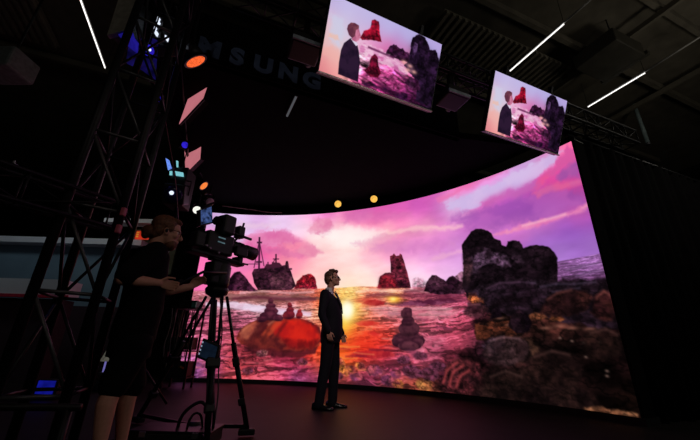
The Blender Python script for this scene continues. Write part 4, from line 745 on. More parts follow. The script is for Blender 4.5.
def soft_panel(label, quad, hang):
    """thin lit panel: diffuser, frame, back heat sink, yoke"""
    q = [V(p) for p in quad]; c = sum(q, V()) / 4
    t = thing('soft_light_panel', label, 'stage light', tuple(c), 0, 'pink lit panels on the lighting pipe')
    q = [p - c for p in q]
    nrm = (q[1] - q[0]).cross(q[3] - q[0]).normalized()
    if nrm.dot(V((0, 0, 0.7)) - c) < 0: nrm = -nrm
    obj('diffuser', prism(NB(), q, -nrm * 0.02), PINK, t)
    bm = NB()
    for a, b in zip(q, q[1:] + q[:1]):
        tube(bm, [a - nrm * 0.02, b - nrm * 0.02], 0.016, 8)
    obj('frame', bm, BLACK_METAL, t)
    obj('heat_sink', prism(NB(), [p * 0.8 - nrm * 0.03 for p in q], -nrm * 0.09), BLACK_PLASTIC, t)
    tp = max(q, key=lambda p: p.z)
    obj('yoke', tube(NB(), [tp - nrm * 0.02, tp - nrm * 0.02 + V((0, 0, hang * 0.4))], 0.014, 8), BLACK_METAL, t)
    return t
soft_panel('pink lit panel tilted steeply, upper of the two on the left', ((-2.431, 3.950, 4.215), (-2.054, 3.700, 4.226), (-2.081, 3.700, 3.914), (-2.476, 3.950, 3.656)), 0.5)
soft_panel('upright pink lit panel, lower of the two, above the orange lamp', ((-3.213, 5.500, 4.200), (-2.783, 5.200, 4.297), (-2.724, 5.200, 3.842), (-3.091, 5.500, 3.702)), 0.5)
# blue wash lamps behind the tower
def hang_to(q):
    """height of what is overhead: the canopy deck or the hall ceiling"""
    return 4.1 if V(q).dot(E1) > 3.6 else 7.7
def wash(label, loc, aim, r, m, pts, name='wash_light'):
    t = thing(name, label, 'stage light', loc, 0)
    a = V(aim).normalized(); R = frame(a)
    obj('body', box(NB(), -a * r * 1.1, (r * 2, r * 2.0, r * 2.0), R), BLACK_PLASTIC, t, False, r * 0.15)
    obj('lens', lathe(NB(), -a * r * 0.1, a, [(0, r * 0.85), (r * 0.15, r * 0.85), (r * 0.2, r * 0.4)], 20), m, t, True)
    obj('yoke', tube(NB(), [-a * r * 1.1 + R.col[1] * r * 1.1, -a * r * 1.1 + R.col[1] * r * 1.1 + V((0, 0, r * 1.6)), -a * r * 1.1 - R.col[1] * r * 1.1 + V((0, 0, r * 1.6)), -a * r * 1.1 - R.col[1] * r * 1.1], 0.012, 8), BLACK_METAL, t)
    pt = -a * r * 1.1 + V((0, 0, r * 1.6))
    obj('hanger', tube(NB(), [pt, V((pt.x, pt.y, hang_to(loc) - loc[2]))], 0.008, 6), BLACK_METAL, t)
    for i, (u, v) in enumerate(pts):
        obj('bright_lens', lathe(NB(), R.col[1] * u * r + R.col[2] * v * r, a, [(0, r * 0.22), (0.03, r * 0.2), (0.04, 0.01)], 10), WHITE, t, True)
    return t
wash('blue lamp seen through the upper part of the truss tower', tuple((-2.269, 2.750, 3.730)), (0.6, -0.7, -0.5), 0.07, BLUE, ((0.2, 0.1),))
wash('blue lamp behind the right tube of the truss tower, under the white lenses', tuple((-2.261, 3.100, 3.379)), (0.3, -0.8, -0.5), 0.05, BLUE, ((0, 0.2), (0.1, -0.5)))
wash('small blue lamp left of the upright pink panel', tuple((-2.700, 4.600, 3.735)), (0.7, -0.6, -0.3), 0.06, BLUE, ())
wash('dark lamp with a violet spark above the operator head', tuple((-2.584, 4.400, 2.765)), (0.2, -0.9, -0.4), 0.15, mat('dark_lens', rgb(30, 24, 70), 0.2), ((-0.1, 0.1),))
wh = thing('lens_cluster', 'cluster of small white lenses seen through the top of the truss tower', 'stage light', tuple((-2.363, 2.850, 4.217)))
obj('housing', box(NB(), (0.0, 0.14, 0), (0.42, 0.16, 0.5)), BLACK_PLASTIC, wh, False, 0.02)
obj('hanger', tube(NB(), [(0, 0.14, 0.2), (0, 0.14, 7.7 - wh.location.z)], 0.012, 6), BLACK_METAL, wh)
ctr = V((-2.363, 2.850, 4.217))
for q in ((-2.513, 2.850, 4.394), (-2.529, 2.850, 4.293), (-2.367, 2.850, 4.358), (-2.351, 2.850, 4.292), (-2.372, 2.850, 4.209), (-2.334, 2.850, 4.121), (-2.194, 2.850, 4.047), (-2.520, 2.850, 4.211), (-1.966, 2.850, 3.954)):
    p = V(q) - ctr
    w_ = 0.022
    obj('lens', prism(NB(), [p + V((-w_, 0, 0.035)), p + V((w_ * 0.8, 0, 0.01)), p + V((w_ * 0.6, 0, -0.04)), p + V((-w_ * 0.5, 0, -0.015))], (0, 0.05, 0)), WHITE, wh)
    obj('socket', box(NB(), p + V((0, 0.06, 0)), (0.09, 0.05, 0.1)), BLACK_PLASTIC, wh)
bp = thing('slanting_box', 'grey slanting box with a blue lit side at the top, left of the tower', 'panel box', tuple((-2.588, 2.650, 4.080)))
qc = V((-2.588, 2.650, 4.080))
prs = [V(p) - qc for p in ((-2.717, 2.650, 4.463), (-2.500, 2.650, 4.472), (-2.485, 2.650, 3.901), (-2.678, 2.650, 3.818))]
obj('grey_face', prism(NB(), prs, (0, 0.05, 0)), mat('grey_panel_face', rgb(150, 144, 132), 0.7), bp)
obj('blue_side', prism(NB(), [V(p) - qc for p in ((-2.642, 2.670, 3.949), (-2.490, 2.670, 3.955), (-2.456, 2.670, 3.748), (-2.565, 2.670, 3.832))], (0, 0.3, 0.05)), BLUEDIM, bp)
obj('back_box', prism(NB(), [p * 0.9 + V((0, 0.055, 0)) for p in prs], (0.05, 0.3, 0.05)), BLACK_PLASTIC, bp)
obj('hanger', tube(NB(), [(0.05, 0.2, 0.1), (0.05, 0.2, 7.7 - bp.location.z)], 0.012, 6), BLACK_METAL, bp)
bw = thing('blue_lit_cloth', 'dark blue lit cloth strip hanging behind the upper truss tower', 'cloth', tuple((-2.404, 2.850, 3.687)))
qc = V((-2.404, 2.850, 3.687))
obj('hanger', tube(NB(), [(0, 0.02, 0.3), (0, 0.02, 7.7 - bw.location.z)], 0.01, 6), BLACK_METAL, bw)
obj('cloth', prism(NB(), [V(p) - qc for p in ((-2.634, 2.850, 4.174), (-2.287, 2.850, 3.996), (-2.186, 2.850, 3.435), (-2.374, 2.850, 3.571), (-2.551, 2.850, 3.652))], (0, 0.03, 0)), glow('blue_cloth_painted_light', rgb(16, 11, 66), 0.8, 0.8, 7), bw)  # blue light falling on the cloth is given as its own glow
# rack with little readouts on a stand behind the operator
rk = thing('control_rack', 'black equipment rack with blue and teal readouts above the operator head', 'equipment rack', tuple((-2.671, 4.500, 3.079)))
rc = V((-2.671, 4.500, 3.079))
zf = rc.z
obj('case', box(NB(), (0.02, 0.18, -0.1), (0.26, 0.3, 0.62)), BLACK_PLASTIC, rk, False, 0.015)
def quad_on(parent, name, pts, m, off=0.02, lab=None):
    return obj(name, prism(NB(), [V(p) - rc for p in pts], (0, off, 0)), m, parent, False, 0, lab)
quad_on(rk, 'readout', ((-2.894, 4.500, 3.423), (-2.832, 4.500, 3.389), (-2.762, 4.500, 3.250), (-2.808, 4.500, 3.213)), SKYB, 0.012, 'blue readout')
quad_on(rk, 'readout', ((-2.697, 4.500, 3.199), (-2.570, 4.500, 3.177), (-2.549, 4.500, 3.109), (-2.666, 4.500, 3.122)), TEAL, 0.012, 'wide teal readout')
quad_on(rk, 'readout', ((-2.722, 4.500, 3.384), (-2.689, 4.500, 3.376), (-2.667, 4.500, 3.270), (-2.690, 4.500, 3.270)), TEAL, 0.012, 'thin teal readout')
quad_on(rk, 'readout', ((-2.781, 4.500, 3.197), (-2.743, 4.500, 3.198), (-2.728, 4.500, 3.129), (-2.766, 4.500, 3.128)), TEAL, 0.012, 'small square teal readout')
obj('mast', tube(NB(), [(0.02, 0.2, -0.4), (0.02, 0.2, -zf + 0.02)], 0.03, 12), BLACK_METAL, rk, True)
for k in range(3):
    a = k * 2 * PI / 3 + 0.4
    obj('leg', tube(NB(), [(0.02, 0.2, -zf + 0.5), (0.02 + 0.4 * math.cos(a), 0.2 + 0.4 * math.sin(a), -zf + 0.015)], 0.015, 8), BLACK_METAL, rk, True)
def cable(label, pts, r, m=None, name='cable', cat='cable'):
    p0 = V(pts[0]); t = tube(NB(), [q - p0 for q in spline(pts, 8)], r, 8)
    o = obj(name, t, m or BLACK_PLASTIC, None, True); o.location = p0
    return tag(o, label, cat)
PINKC = mat('pinkish_cable', rgb(150, 104, 110), 0.6)
cable('thin pale cable dropping past the blue readout', [(-2.701, 3.900, 3.818), (-2.553, 3.900, 3.415), (-2.421, 3.900, 3.066), (-2.280, 3.900, 2.664), (-2.167, 3.900, 2.258), (-2.109, 3.900, 2.046)], 0.006, PINKC)
cable('thin pink cable at the top, left of the orange lamp', [(-2.314, 3.400, 5.569), (-2.217, 3.400, 5.134), (-2.112, 3.400, 4.651)], 0.006, PINKC)
cable('string of small dull lights along the top left of the video wall', [(-3.019, 7.200, 3.801), (-2.720, 7.300, 3.803), (-2.350, 7.350, 3.784), (-1.961, 7.350, 3.731), (-1.627, 7.350, 3.728)], 0.014, mat('dull_string', rgb(120, 112, 104), 0.6, 0, 0.8, 8), 'light_string', 'light string')

# cart of gear hung with cables, between the operator and the video wall
ct = thing('equipment_cart', 'tall black gear cart hung with cables, left of the recorder monitor among the tripod legs', 'equipment cart', tuple((-3.036, 6.691, 0.000)))
cc = V((-3.036, 6.691, 0.000)); yc = cc.y
zc = (-2.240, 4.400, 1.376)[2]
for x_ in (-0.2, 0.2):
    for y_ in (-0.16, 0.16):
        obj('post', box(NB(), (x_, y_, zc / 2), (0.03, 0.03, zc)), BLACK_METAL, ct)
for z_ in (0.18, 0.62, zc):
    obj('shelf', box(NB(), (0, 0, z_), (0.46, 0.38, 0.025)), BLACK_PLASTIC, ct, False, 0.004)
obj('mixer', box(NB(), (-0.02, 0, zc + 0.08), (0.34, 0.3, 0.14)), BLACK_PLASTIC, ct, False, 0.01)
obj('teal_box', box(NB(), (0.12, -0.18, zc + 0.06), (0.08, 0.05, 0.1)), mat('teal_box', rgb(70, 140, 128), 0.5), ct, False, 0.006)
obj('pale_tag', box(NB(), (0.2, -0.2, zc - 0.02), (0.06, 0.01, 0.07)), mat('pale_tag', rgb(230, 160, 180), 0.5), ct)
obj('recorder', box(NB(), (0, 0, 0.75), (0.36, 0.3, 0.22)), BLACK_PLASTIC, ct, False, 0.01)
obj('battery_box', box(NB(), (0, 0, 0.32), (0.38, 0.32, 0.25)), BLACK_PLASTIC, ct, False, 0.01)
for k, (x_, z_, c_) in enumerate(((-0.16, 0.36, (180, 190, 60)), (0.08, 0.36, (190, 150, 60)), (0.14, 0.34, (200, 80, 50)))):
    obj('tape_mark', box(NB(), (x_, -0.166, z_), (0.06, 0.008, 0.035)), mat('tape_%d' % k, rgb(*c_), 0.6), ct)
rs = random.Random(9)
GCAB = mat('grey_cable_jacket', rgb(120, 112, 112), 0.6)
for k in range(16):
    x_ = -0.24 + 0.032 * k + rs.uniform(-.01, .01); y_ = -0.2 - rs.uniform(0, .04)
    z1 = zc - rs.uniform(0, .1); z0 = rs.uniform(0.3, 0.55)
    pts = [(x_ + rs.uniform(-.02, .02), y_ + rs.uniform(-.01, .01), z1 + (z0 - z1) * t / 4) for t in range(5)]
    obj('hanging_cable', tube(NB(), spline(pts, 5), rs.uniform(.006, .011), 8), GCAB if k % 3 == 0 else BLACK_PLASTIC, ct, True)

# ---------------------------------------------------------------- exhibition stand behind the left side
booth = thing('exhibition_booth', 'dim grey-blue exhibition stand beyond the truss tower at the left edge', 'exhibition stand', tuple(H(-8.2, 5.5, 0)))
BP = mat('grey_blue_panel', rgb(112, 140, 156), 0.8, 0, 0.08, 2)
BWh = mat('booth_white', rgb(214, 220, 226), 0.6, 0, 0.06, 4)
def bpart(name, x0, x1, y, z0, z1, m, dep=0.06, lab=None):
    o = obj(name, box(NB(), ((x0 + x1) / 2, y + dep / 2, (z0 + z1) / 2), (x1 - x0, dep, z1 - z0)), m, None, False, 0, lab)
    o.parent = booth; o.location = -booth.location
    return o
bpart('back_panel', -9.6, -4.98, 8.0, 1.5, 3.02, BP)
bpart('lower_panel', -9.6, -4.98, 8.0, 0.0, 1.5, mat('booth_dark', rgb(52, 34, 44), 0.8))
bpart('header_strip', -9.6, -5.0, 7.7, 2.92, 3.06, BWh, 0.3)
bpart('side_header', -5.9, -4.55, 7.5, 3.42, 3.52, BWh, 0.3)
bpart('counter', -9.6, -5.6, 6.6, 1.55, 1.86, BWh, 0.5)
bpart('red_trim', -9.6, -5.4, 6.57, 1.5, 1.56, mat('red_trim', rgb(190, 40, 70), 0.6), 0.02)
bpart('counter_base', -9.6, -5.7, 6.75, 0.0, 1.5, mat('booth_dark', rgb(52, 34, 44), 0.8), 0.4)
bpart('olive_panel', -5.6, -4.3, 8.0, 2.3, 3.42, mat('olive_panel', rgb(88, 92, 72), 0.8), 0.06)
sgn = thing('red_sign', 'small red sign with yellow marks behind the operator bun', 'sign', tuple((-4.833, 7.400, 3.083)))
obj('plate', box(NB(), (0, 0.02, 0), (0.3, 0.04, 0.2)), glow('red_sign_light', rgb(176, 44, 26), 0.9, 0.3, 6), sgn)
for k in range(3):
    obj('yellow_mark', box(NB(), (-0.1, -0.008, 0.055 - 0.05 * k), (0.05, 0.015, 0.022)), glow('yellow_mark', rgb(190, 130, 40), 0.9), sgn)
obj('bracket', tube(NB(), [(0, 0.06, 0), (0, 0.5, 0)], 0.015, 8), BLACK_METAL, sgn)
def spotlight(name, loc, aim, power, col, ang=70, size=0.3):
    l = bpy.data.lights.new(name, 'SPOT'); l.energy = power; l.color = col; l.spot_size = math.radians(ang); l.spot_blend = 0.6; l.shadow_soft_size = size
    o = bpy.data.objects.new(name, l); COL.objects.link(o); o.location = loc
    o.rotation_euler = (V(aim) - V(loc)).to_track_quat('-Z', 'Y').to_euler()
    return o
spotlight('booth_fill', (-7.2, 5.4, 4.6), (-7.0, 7.6, 2.2), 34, (0.85, 0.93, 1.0), 100)  # unseen spots added to brighten the booth
spotlight('booth_fill', (-5.2, 6.2, 4.6), (-5.0, 7.8, 3.2), 14, (1.0, 0.97, 0.85), 90)
# blue lamp and small lit stand low in the background
bb = thing('blue_floor_lamp', 'blue glowing lamp on the floor behind the truss tower', 'floor lamp', tuple((-3.983, 4.980, 0.000)))
obj('body', box(NB(), (0, 0.1, 0.12), (0.3, 0.2, 0.24)), BLACK_PLASTIC, bb, False, 0.02)
obj('lens', box(NB(), (0, -0.008, 0.15), (0.22, 0.02, 0.16)), glow('deep_blue_lamp', rgb(14, 18, 120), 1.0, 0.4, 8), bb)
gl = thing('lit_stand', 'small pale lit stand seen between the tower and the operator thigh', 'lit stand', tuple((-3.916, 6.013, 0.000)))
z0_, z1_, z2_ = (0.276, 0.440, 0.686)
obj('shade', lathe(NB(), (0, 0, z1_), (0, 0, 1), [(0, 0.12), (0.03, 0.12), (z2_ - z1_, 0.05)], 18), glow('pale_shade', rgb(80, 78, 70), 0.7, 0.7, 14), gl, True)
for x_ in (-0.05, 0.05):
    obj('tube', tube(NB(), [(x_, 0, z0_), (x_, 0, z1_)], 0.014, 10), glow('violet_tube', rgb(120, 112, 190), 0.7), gl, True)
obj('collar', lathe(NB(), (0, 0, z0_ - 0.05), (0, 0, 1), [(0, 0.1), (0.05, 0.1)], 18), GREY_METAL, gl, True)
obj('foot', lathe(NB(), (0, 0, 0), (0, 0, 1), [(0, 0.16), (0.03, 0.15), (z0_ - 0.04, 0.04)], 18), BLACK_METAL, gl, True)
spotlight('blue_stage_lamp', (-3.4, 3.4, 3.6), (-2.4, 4.2, 0), 14, (0.22, 0.2, 1.0), 75)
# speaker at the far left, high up
sp = thing('ceiling_speaker', 'grey loudspeaker box hung at the upper left edge', 'speaker', tuple((-6.074, 4.523, 5.200)))
SPK = mat('grey_speaker_shell', rgb(120, 128, 128), 0.7)
ex = (V((-5.748, 4.511, 5.200)) - V((-6.074, 4.523, 5.200))).normalized()
Rs = frame(ex)
obj('cabinet', box(NB(), (0, 0, 0), (0.62, 0.5, 0.42), Rs), SPK, sp, False, 0.04)
obj('dark_cone', lathe(NB(), Rs @ V((-0.12, -0.255, 0.03)), Rs @ V((0, -1, 0)), [(0, 0.13), (0.02, 0.13), (0.005, 0.1), (-0.02, 0.03)], 24), BLACK_PLASTIC, sp, True)
obj('bracket', tube(NB(), [(0, 0, 0.2), (0, 0, 2.5)], 0.02, 8), BLACK_METAL, sp)
# ---------------------------------------------------------------- people
def blend(name, bm, m, parent, voxel, it=6, fac=0.5, cut=None, thick=0.0):
    """fuse overlapping pieces into one continuous skin"""
    me = bpy.data.meshes.new(name); bm.to_mesh(me); bm.free()
    o = bpy.data.objects.new(name, me); COL.objects.link(o)
    r = o.modifiers.new('fuse', 'REMESH'); r.mode = 'VOXEL'; r.voxel_size = voxel; r.adaptivity = 0
    s = o.modifiers.new('smooth', 'SMOOTH'); s.iterations = it; s.factor = fac
    nm = bpy.data.meshes.new_from_object(o.evaluated_get(bpy.context.evaluated_depsgraph_get()))
    bpy.data.objects.remove(o)
    if cut:
        b2 = NB(); b2.from_mesh(nm)
        bmesh.ops.delete(b2, geom=[f for f in b2.faces if cut(f.calc_center_median())], context='FACES')
        b2.to_mesh(nm); b2.free()
    for p in nm.polygons: p.use_smooth = True
    nm.materials.clear(); nm.materials.append(m); nm.name = name
    o = bpy.data.objects.new(name, nm); COL.objects.link(o); o.parent = parent
    if thick:
        t = o.modifiers.new('cloth', 'SOLIDIFY'); t.thickness = thick; t.offset = -1
    return o
def ball(bm, c, r, R=None, n=12):
    r = (r, r, r) if not isinstance(r, (tuple, list)) else r
    mtx = Matrix.Translation(V(c)) @ (R.to_4x4() if R else Matrix.Identity(4)) @ Matrix.Diagonal((r[0], r[1], r[2], 1))
    bmesh.ops.create_uvsphere(bm, u_segments=n * 2, v_segments=n, radius=1.0, matrix=mtx)
def limb(bm, pts, rs, n=14):
    """tapering limb with rounded joints"""
    tube(bm, pts, list(rs), n)
    for p, r in zip(pts, rs): ball(bm, p, r * 0.98, None, 8)
def loft(bm, sts, fw, sd, n=24):
    """body trunk: (centre, half depth, half width)"""
    skin(bm, [ring(bm, c, V(fw) * a, V(sd) * b, n) for c, a, b in sts])
def head(bm, c, fw, sd, s=1.0, look=0.0):
    """skull, jaw, brow, nose, lips, chin, ears; c is the middle of the head"""
    up = V((0, 0, 1)) + V(fw) * look; up.normalize()
    f = (V(fw) - up * V(fw).dot(up)).normalized(); R = Matrix((f, up.cross(f), up)).transposed()
    P = lambda x, y, z: V(c) + R @ (V((x, y, z)) * s)
    B = lambda p, r: ball(bm, P(*p), tuple(k * s for k in r), R)
    B((-0.012, 0, 0.03), (0.098, 0.076, 0.085)); B((0.012, 0, -0.02), (0.078, 0.066, 0.085))
    B((0.035, 0, -0.07), (0.05, 0.05, 0.042)); B((0.07, 0, -0.098), (0.02, 0.024, 0.018))
    B((0.072, 0, 0.022), (0.022, 0.052, 0.014))
    for y in (-1, 1):
        B((0.055, y * 0.042, -0.025), (0.03, 0.02, 0.025)); B((-0.005, y * 0.077, -0.015), (0.018, 0.01, 0.032))
    tube(bm, [P(0.086, 0, 0.015), P(0.102, 0, -0.015), P(0.113, 0, -0.034)], [0.009 * s, 0.011 * s, 0.014 * s], 10)
    B((0.106, 0, -0.037), (0.015, 0.018, 0.011))
    B((0.087, 0, -0.062), (0.012, 0.024, 0.007)); B((0.084, 0, -0.075), (0.012, 0.021, 0.008))
    return P, R
def hand(bm, wrist, d, palm, thumb, curl, s=1.0):
    """d: wrist to knuckles, palm: direction the palm looks, thumb: side the thumb is on"""
    d = V(d).normalized(); th = (V(thumb) - d * V(thumb).dot(d)).normalized(); pn = d.cross(th).normalized()
    if pn.dot(V(palm)) < 0: pn = -pn
    w = V(wrist)
    for k in range(4):
        o = th * (0.03 - 0.02 * k) * s
        limb(bm, [w + o * 0.55 + d * 0.012 * s, w + o + d * 0.085 * s], [0.014 * s, 0.0115 * s], 10)
    for k, ln in enumerate((0.07, 0.078, 0.072, 0.056)):
        p = w + th * (0.031 - 0.0205 * k) * s + d * 0.086 * s; q = d; pts = [p]
        for j, part in enumerate((0.44, 0.32, 0.24)):
            ang = curl * (0.7, 1.0, 0.8)[j] * (1 + 0.08 * k)
            q = (q * math.cos(ang) + pn * math.sin(ang)).normalized()
            p = p + q * ln * part * s; pts.append(p)
        limb(bm, pts, [0.0095 * s, 0.009 * s, 0.0082 * s, 0.0072 * s], 10)
    b = w + th * 0.022 * s + d * 0.022 * s
    t1 = b + (th * 0.7 + d * 0.6 + pn * 0.35).normalized() * 0.042 * s
    t2 = t1 + (d * 0.85 + th * 0.15 + pn * 0.4).normalized() * 0.032 * s
    limb(bm, [b, t1, t2, t2 + (d + pn * 0.5).normalized() * 0.022 * s], [0.014 * s, 0.011 * s, 0.0095 * s, 0.008 * s], 10)
def shoe(bm, ankle, f, s, ln=0.29):
    a = V((ankle[0], ankle[1], 0)); f = V(f); s = V(s)
    st = []
    for x, hw, zt in ((-0.085, 0.028, 0.07), (-0.07, 0.036, 0.085), (0.0, 0.04, 0.085), (0.06, 0.043, 0.065), (0.12, 0.048, 0.05), (0.165, 0.042, 0.042), (0.195, 0.026, 0.034), (0.203, 0.01, 0.028)):
        c = a + f * x * ln / 0.29
        st.append([bm.verts.new(c + s * y * hw + V((0, 0, z))) for y, z in ((-1, 0.002), (1, 0.002), (1.04, zt * 0.45), (0.7, zt * 0.9), (0, zt), (-0.7, zt * 0.9), (-1.04, zt * 0.45))])
    skin(bm, st)
def glasses(parent, P, m, s=1.0):
    bm = NB()
    for y in (-1, 1):
        pts = [P(0.098, y * 0.033 + 0.024 * math.cos(t * PI / 8), -0.002 + 0.018 * math.sin(t * PI / 8)) for t in range(17)]
        tube(bm, pts, 0.0028, 6, False)
        tube(bm, [P(0.096, y * 0.057, 0.004), P(0.05, y * 0.079, 0.004), P(-0.005, y * 0.082, 0.0), P(-0.02, y * 0.08, -0.012)], 0.0028, 6)
    tube(bm, [P(0.1, -0.01, 0.002), P(0.105, 0, 0.004), P(0.1, 0.01, 0.002)], 0.0028, 6)
    return obj('glasses', bm, m, parent, True)
def eyes(parent, P, s=1.0):
    for y in (-1, 1):
        bm = NB(); ball(bm, P(0.07, y * 0.032, -0.002), 0.0125 * s)
        e = obj('eye', bm, mat('eye_white', rgb(220, 210, 205), 0.3), parent, True)
        bm = NB(); ball(bm, P(0.0795, y * 0.033, -0.002), 0.0052 * s)
        obj('iris', bm, mat('dark_iris', rgb(40, 28, 24), 0.3), e, True)
SKIN = mat('light_skin', rgb(206, 150, 128), 0.55, 0, 0.06, 40)

# --- the presenter in a suit
rz = math.radians(-10)
fw = V((math.cos(rz), math.sin(rz), 0)); sd = V((-fw.y, fw.x, 0))      # sd points to his left
pr = thing('person', 'man in a dark suit, glasses and tie standing before the video wall, arms hanging', 'person', tuple((-0.288, 4.940, 0.000)))
L = lambda x, y, z: fw * x + sd * y + V((0, 0, z))
HC = L(0.055, 0, 1.70)
aR, aL = L(-0.03, -0.10, 0.1), L(0.10, 0.13, 0.1)
kR, kL = L(0.035, -0.10, 0.52), L(0.11, 0.11, 0.52)
hR, hL = L(0.06, -0.085, 0.95), L(0.07, 0.085, 0.95)
shR, shL = L(0.0, -0.19, 1.44), L(0.0, 0.19, 1.44)
elR, elL = L(-0.015, -0.255, 1.16), L(0.06, 0.25, 1.16)
wrR, wrL = L(0.085, -0.25, 0.945), L(0.185, 0.21, 0.935)
bm = NB()
Ph, Rh = head(bm, HC, fw, sd, 1.0, -0.16)
limb(bm, [L(0.0, 0, 1.46), L(0.03, 0, 1.53), HC + V((0, 0, -0.06)) - fw * 0.02], [0.062, 0.054, 0.056])
loft(bm, [(L(0.055, 0, 0.88), 0.08, 0.14), (L(0.055, 0, 1.0), 0.095, 0.15), (L(0.05, 0, 1.15), 0.09, 0.14), (L(0.025, 0, 1.32), 0.1, 0.16), (L(0.005, 0, 1.44), 0.08, 0.17), (L(0.0, 0, 1.49), 0.05, 0.1)], fw, sd)
for h_, k_, a_ in ((hR, kR, aR), (hL, kL, aL)):
    limb(bm, [h_, k_, a_, a_ - V((0, 0, 0.05))], [0.078, 0.052, 0.033, 0.03])
    limb(bm, [a_ - V((0, 0, 0.05)), a_ + fw * 0.08 - V((0, 0, 0.07))], [0.03, 0.018])
for s_, e_, w_ in ((shR, elR, wrR), (shL, elL, wrL)):
    limb(bm, [s_, e_, w_], [0.052, 0.042, 0.028])
dR = (wrR - elR).normalized(); dL = (wrL - elL).normalized()
hand(bm, wrR, dR + V((0, 0, -0.5)), sd, fw, 0.5, 0.93)
hand(bm, wrL, dL + V((0, 0, -0.5)), -sd, fw, 0.5, 0.93)
blend('body', bm, SKIN, pr, 0.006, 5)
eyes(pr, Ph); glasses(pr, Ph, BLACK_PLASTIC)
HAIRB = mat('brown_hair', rgb(98, 70, 56), 0.6, 0, 0.45, 60, 0.3)
bm = NB()
for p, r in (((-0.03, 0, 0.055), (0.092, 0.083, 0.075)), ((-0.065, 0, 0.0), (0.062, 0.079, 0.088)), ((0.035, 0.0, 0.098), (0.058, 0.066, 0.03)), ((0.065, -0.01, 0.098), (0.036, 0.05, 0.024)), ((0.0, 0, 0.11), (0.07, 0.06, 0.026)), ((-0.06, 0, -0.06), (0.03, 0.055, 0.04))):
    ball(bm, Ph(*p), r, Rh)
for i in range(7):
    y = -0.05 + i * 0.0165
    limb(bm, [Ph(0.07, y, 0.088), Ph(0.04, y * 1.1, 0.122), Ph(-0.02, y * 1.1, 0.125)], [0.012, 0.015, 0.014], 8)
for y in (-1, 1):
    ball(bm, Ph(0.025, y * 0.073, 0.015), (0.012, 0.008, 0.035), Rh)
blend('hair', bm, HAIRB, pr, 0.006, 3)
SUIT = mat('dark_suit_cloth', rgb(26, 24, 34), 0.75, 0, 0.15, 60, 0.08, 0.2)
bm = NB()
loft(bm, [(L(0.06, 0, 0.80), 0.13, 0.185), (L(0.072, 0, 0.90), 0.15, 0.185), (L(0.08, 0, 1.0), 0.15, 0.175), (L(0.08, 0, 1.12), 0.145, 0.165), (L(0.058, 0, 1.28), 0.148, 0.185), (L(0.03, 0, 1.4), 0.13, 0.195), (L(0.0, 0, 1.46), 0.09, 0.18), (L(0.0, 0, 1.505), 0.065, 0.1), (L(0.0, 0, 1.53), 0.058, 0.07)], fw, sd)
for s_, e_, w_ in ((shR, elR, wrR), (shL, elL, wrL)):
    d_ = (w_ - e_).normalized()
    limb(bm, [s_, (s_ + e_) / 2, e_, w_ - d_ * 0.005], [0.075, 0.066, 0.058, 0.044])
def vneck(p):
    q = p; x = q.dot(fw); y = q.dot(sd); z = q.z
    return z > 1.18 and x > 0.03 and abs(y) < 0.092 * (z - 1.18) / 0.3
blend('suit_jacket', bm, SUIT, pr, 0.009, 5, 0.5, vneck, 0.006)
bm = NB()
for sg in (-1, 1):
    prism(bm, [L(0.215, sg * 0.012, 1.2), L(0.188, sg * 0.07, 1.33), L(0.155, sg * 0.09, 1.4), L(0.085, sg * 0.078, 1.5), L(0.12, sg * 0.055, 1.47), L(0.195, sg * 0.028, 1.32)], fw * 0.012)
lap = obj('lapel', bm, SUIT, pr)
bm = NB()
loft(bm, [(L(0.07, 0, 1.1), 0.132, 0.12), (L(0.058, 0, 1.28), 0.135, 0.15), (L(0.03, 0, 1.4), 0.118, 0.15), (L(0.0, 0, 1.47), 0.082, 0.12), (L(0.01, 0, 1.52), 0.066, 0.068), (L(0.02, 0, 1.565), 0.062, 0.062)], fw, sd)
blend('shirt', bm, mat('white_shirt', rgb(224, 220, 222), 0.8, 0, 0.04, 30), pr, 0.009, 4)
prism_pts = [L(0.092, 0.0, 1.52), L(0.128, -0.02, 1.47), L(0.178, -0.03, 1.36), L(0.205, -0.036, 1.2), L(0.205, 0.036, 1.2), L(0.178, 0.03, 1.36), L(0.128, 0.02, 1.47)]
obj('tie', prism(NB(), prism_pts, fw * 0.014), mat('grey_tie', rgb(110, 100, 112), 0.6), pr)
bm = NB()
loft(bm, [(L(0.055, 0, 0.86), 0.115, 0.165), (L(0.055, 0, 0.98), 0.112, 0.16)], fw, sd)
for h_, k_, a_ in ((hR, kR, aR), (hL, kL, aL)):
    limb(bm, [h_, (h_ + k_) / 2, k_, (k_ + a_) / 2, a_ + V((0, 0, -0.045))], [0.105, 0.09, 0.077, 0.07, 0.062], 18)
blend('suit_trousers', bm, SUIT, pr, 0.009, 5)
SHOE = mat('black_leather', rgb(20, 18, 18), 0.25, 0, 0.2, 20)
for a_, turn in ((aR, -0.1), (aL, 0.12)):
    f_ = (fw * math.cos(turn) + sd * math.sin(turn)); s_ = V((-f_.y, f_.x, 0))
    bm = NB(); shoe(bm, a_, f_, s_)
    obj('shoe', bm, SHOE, pr, True)

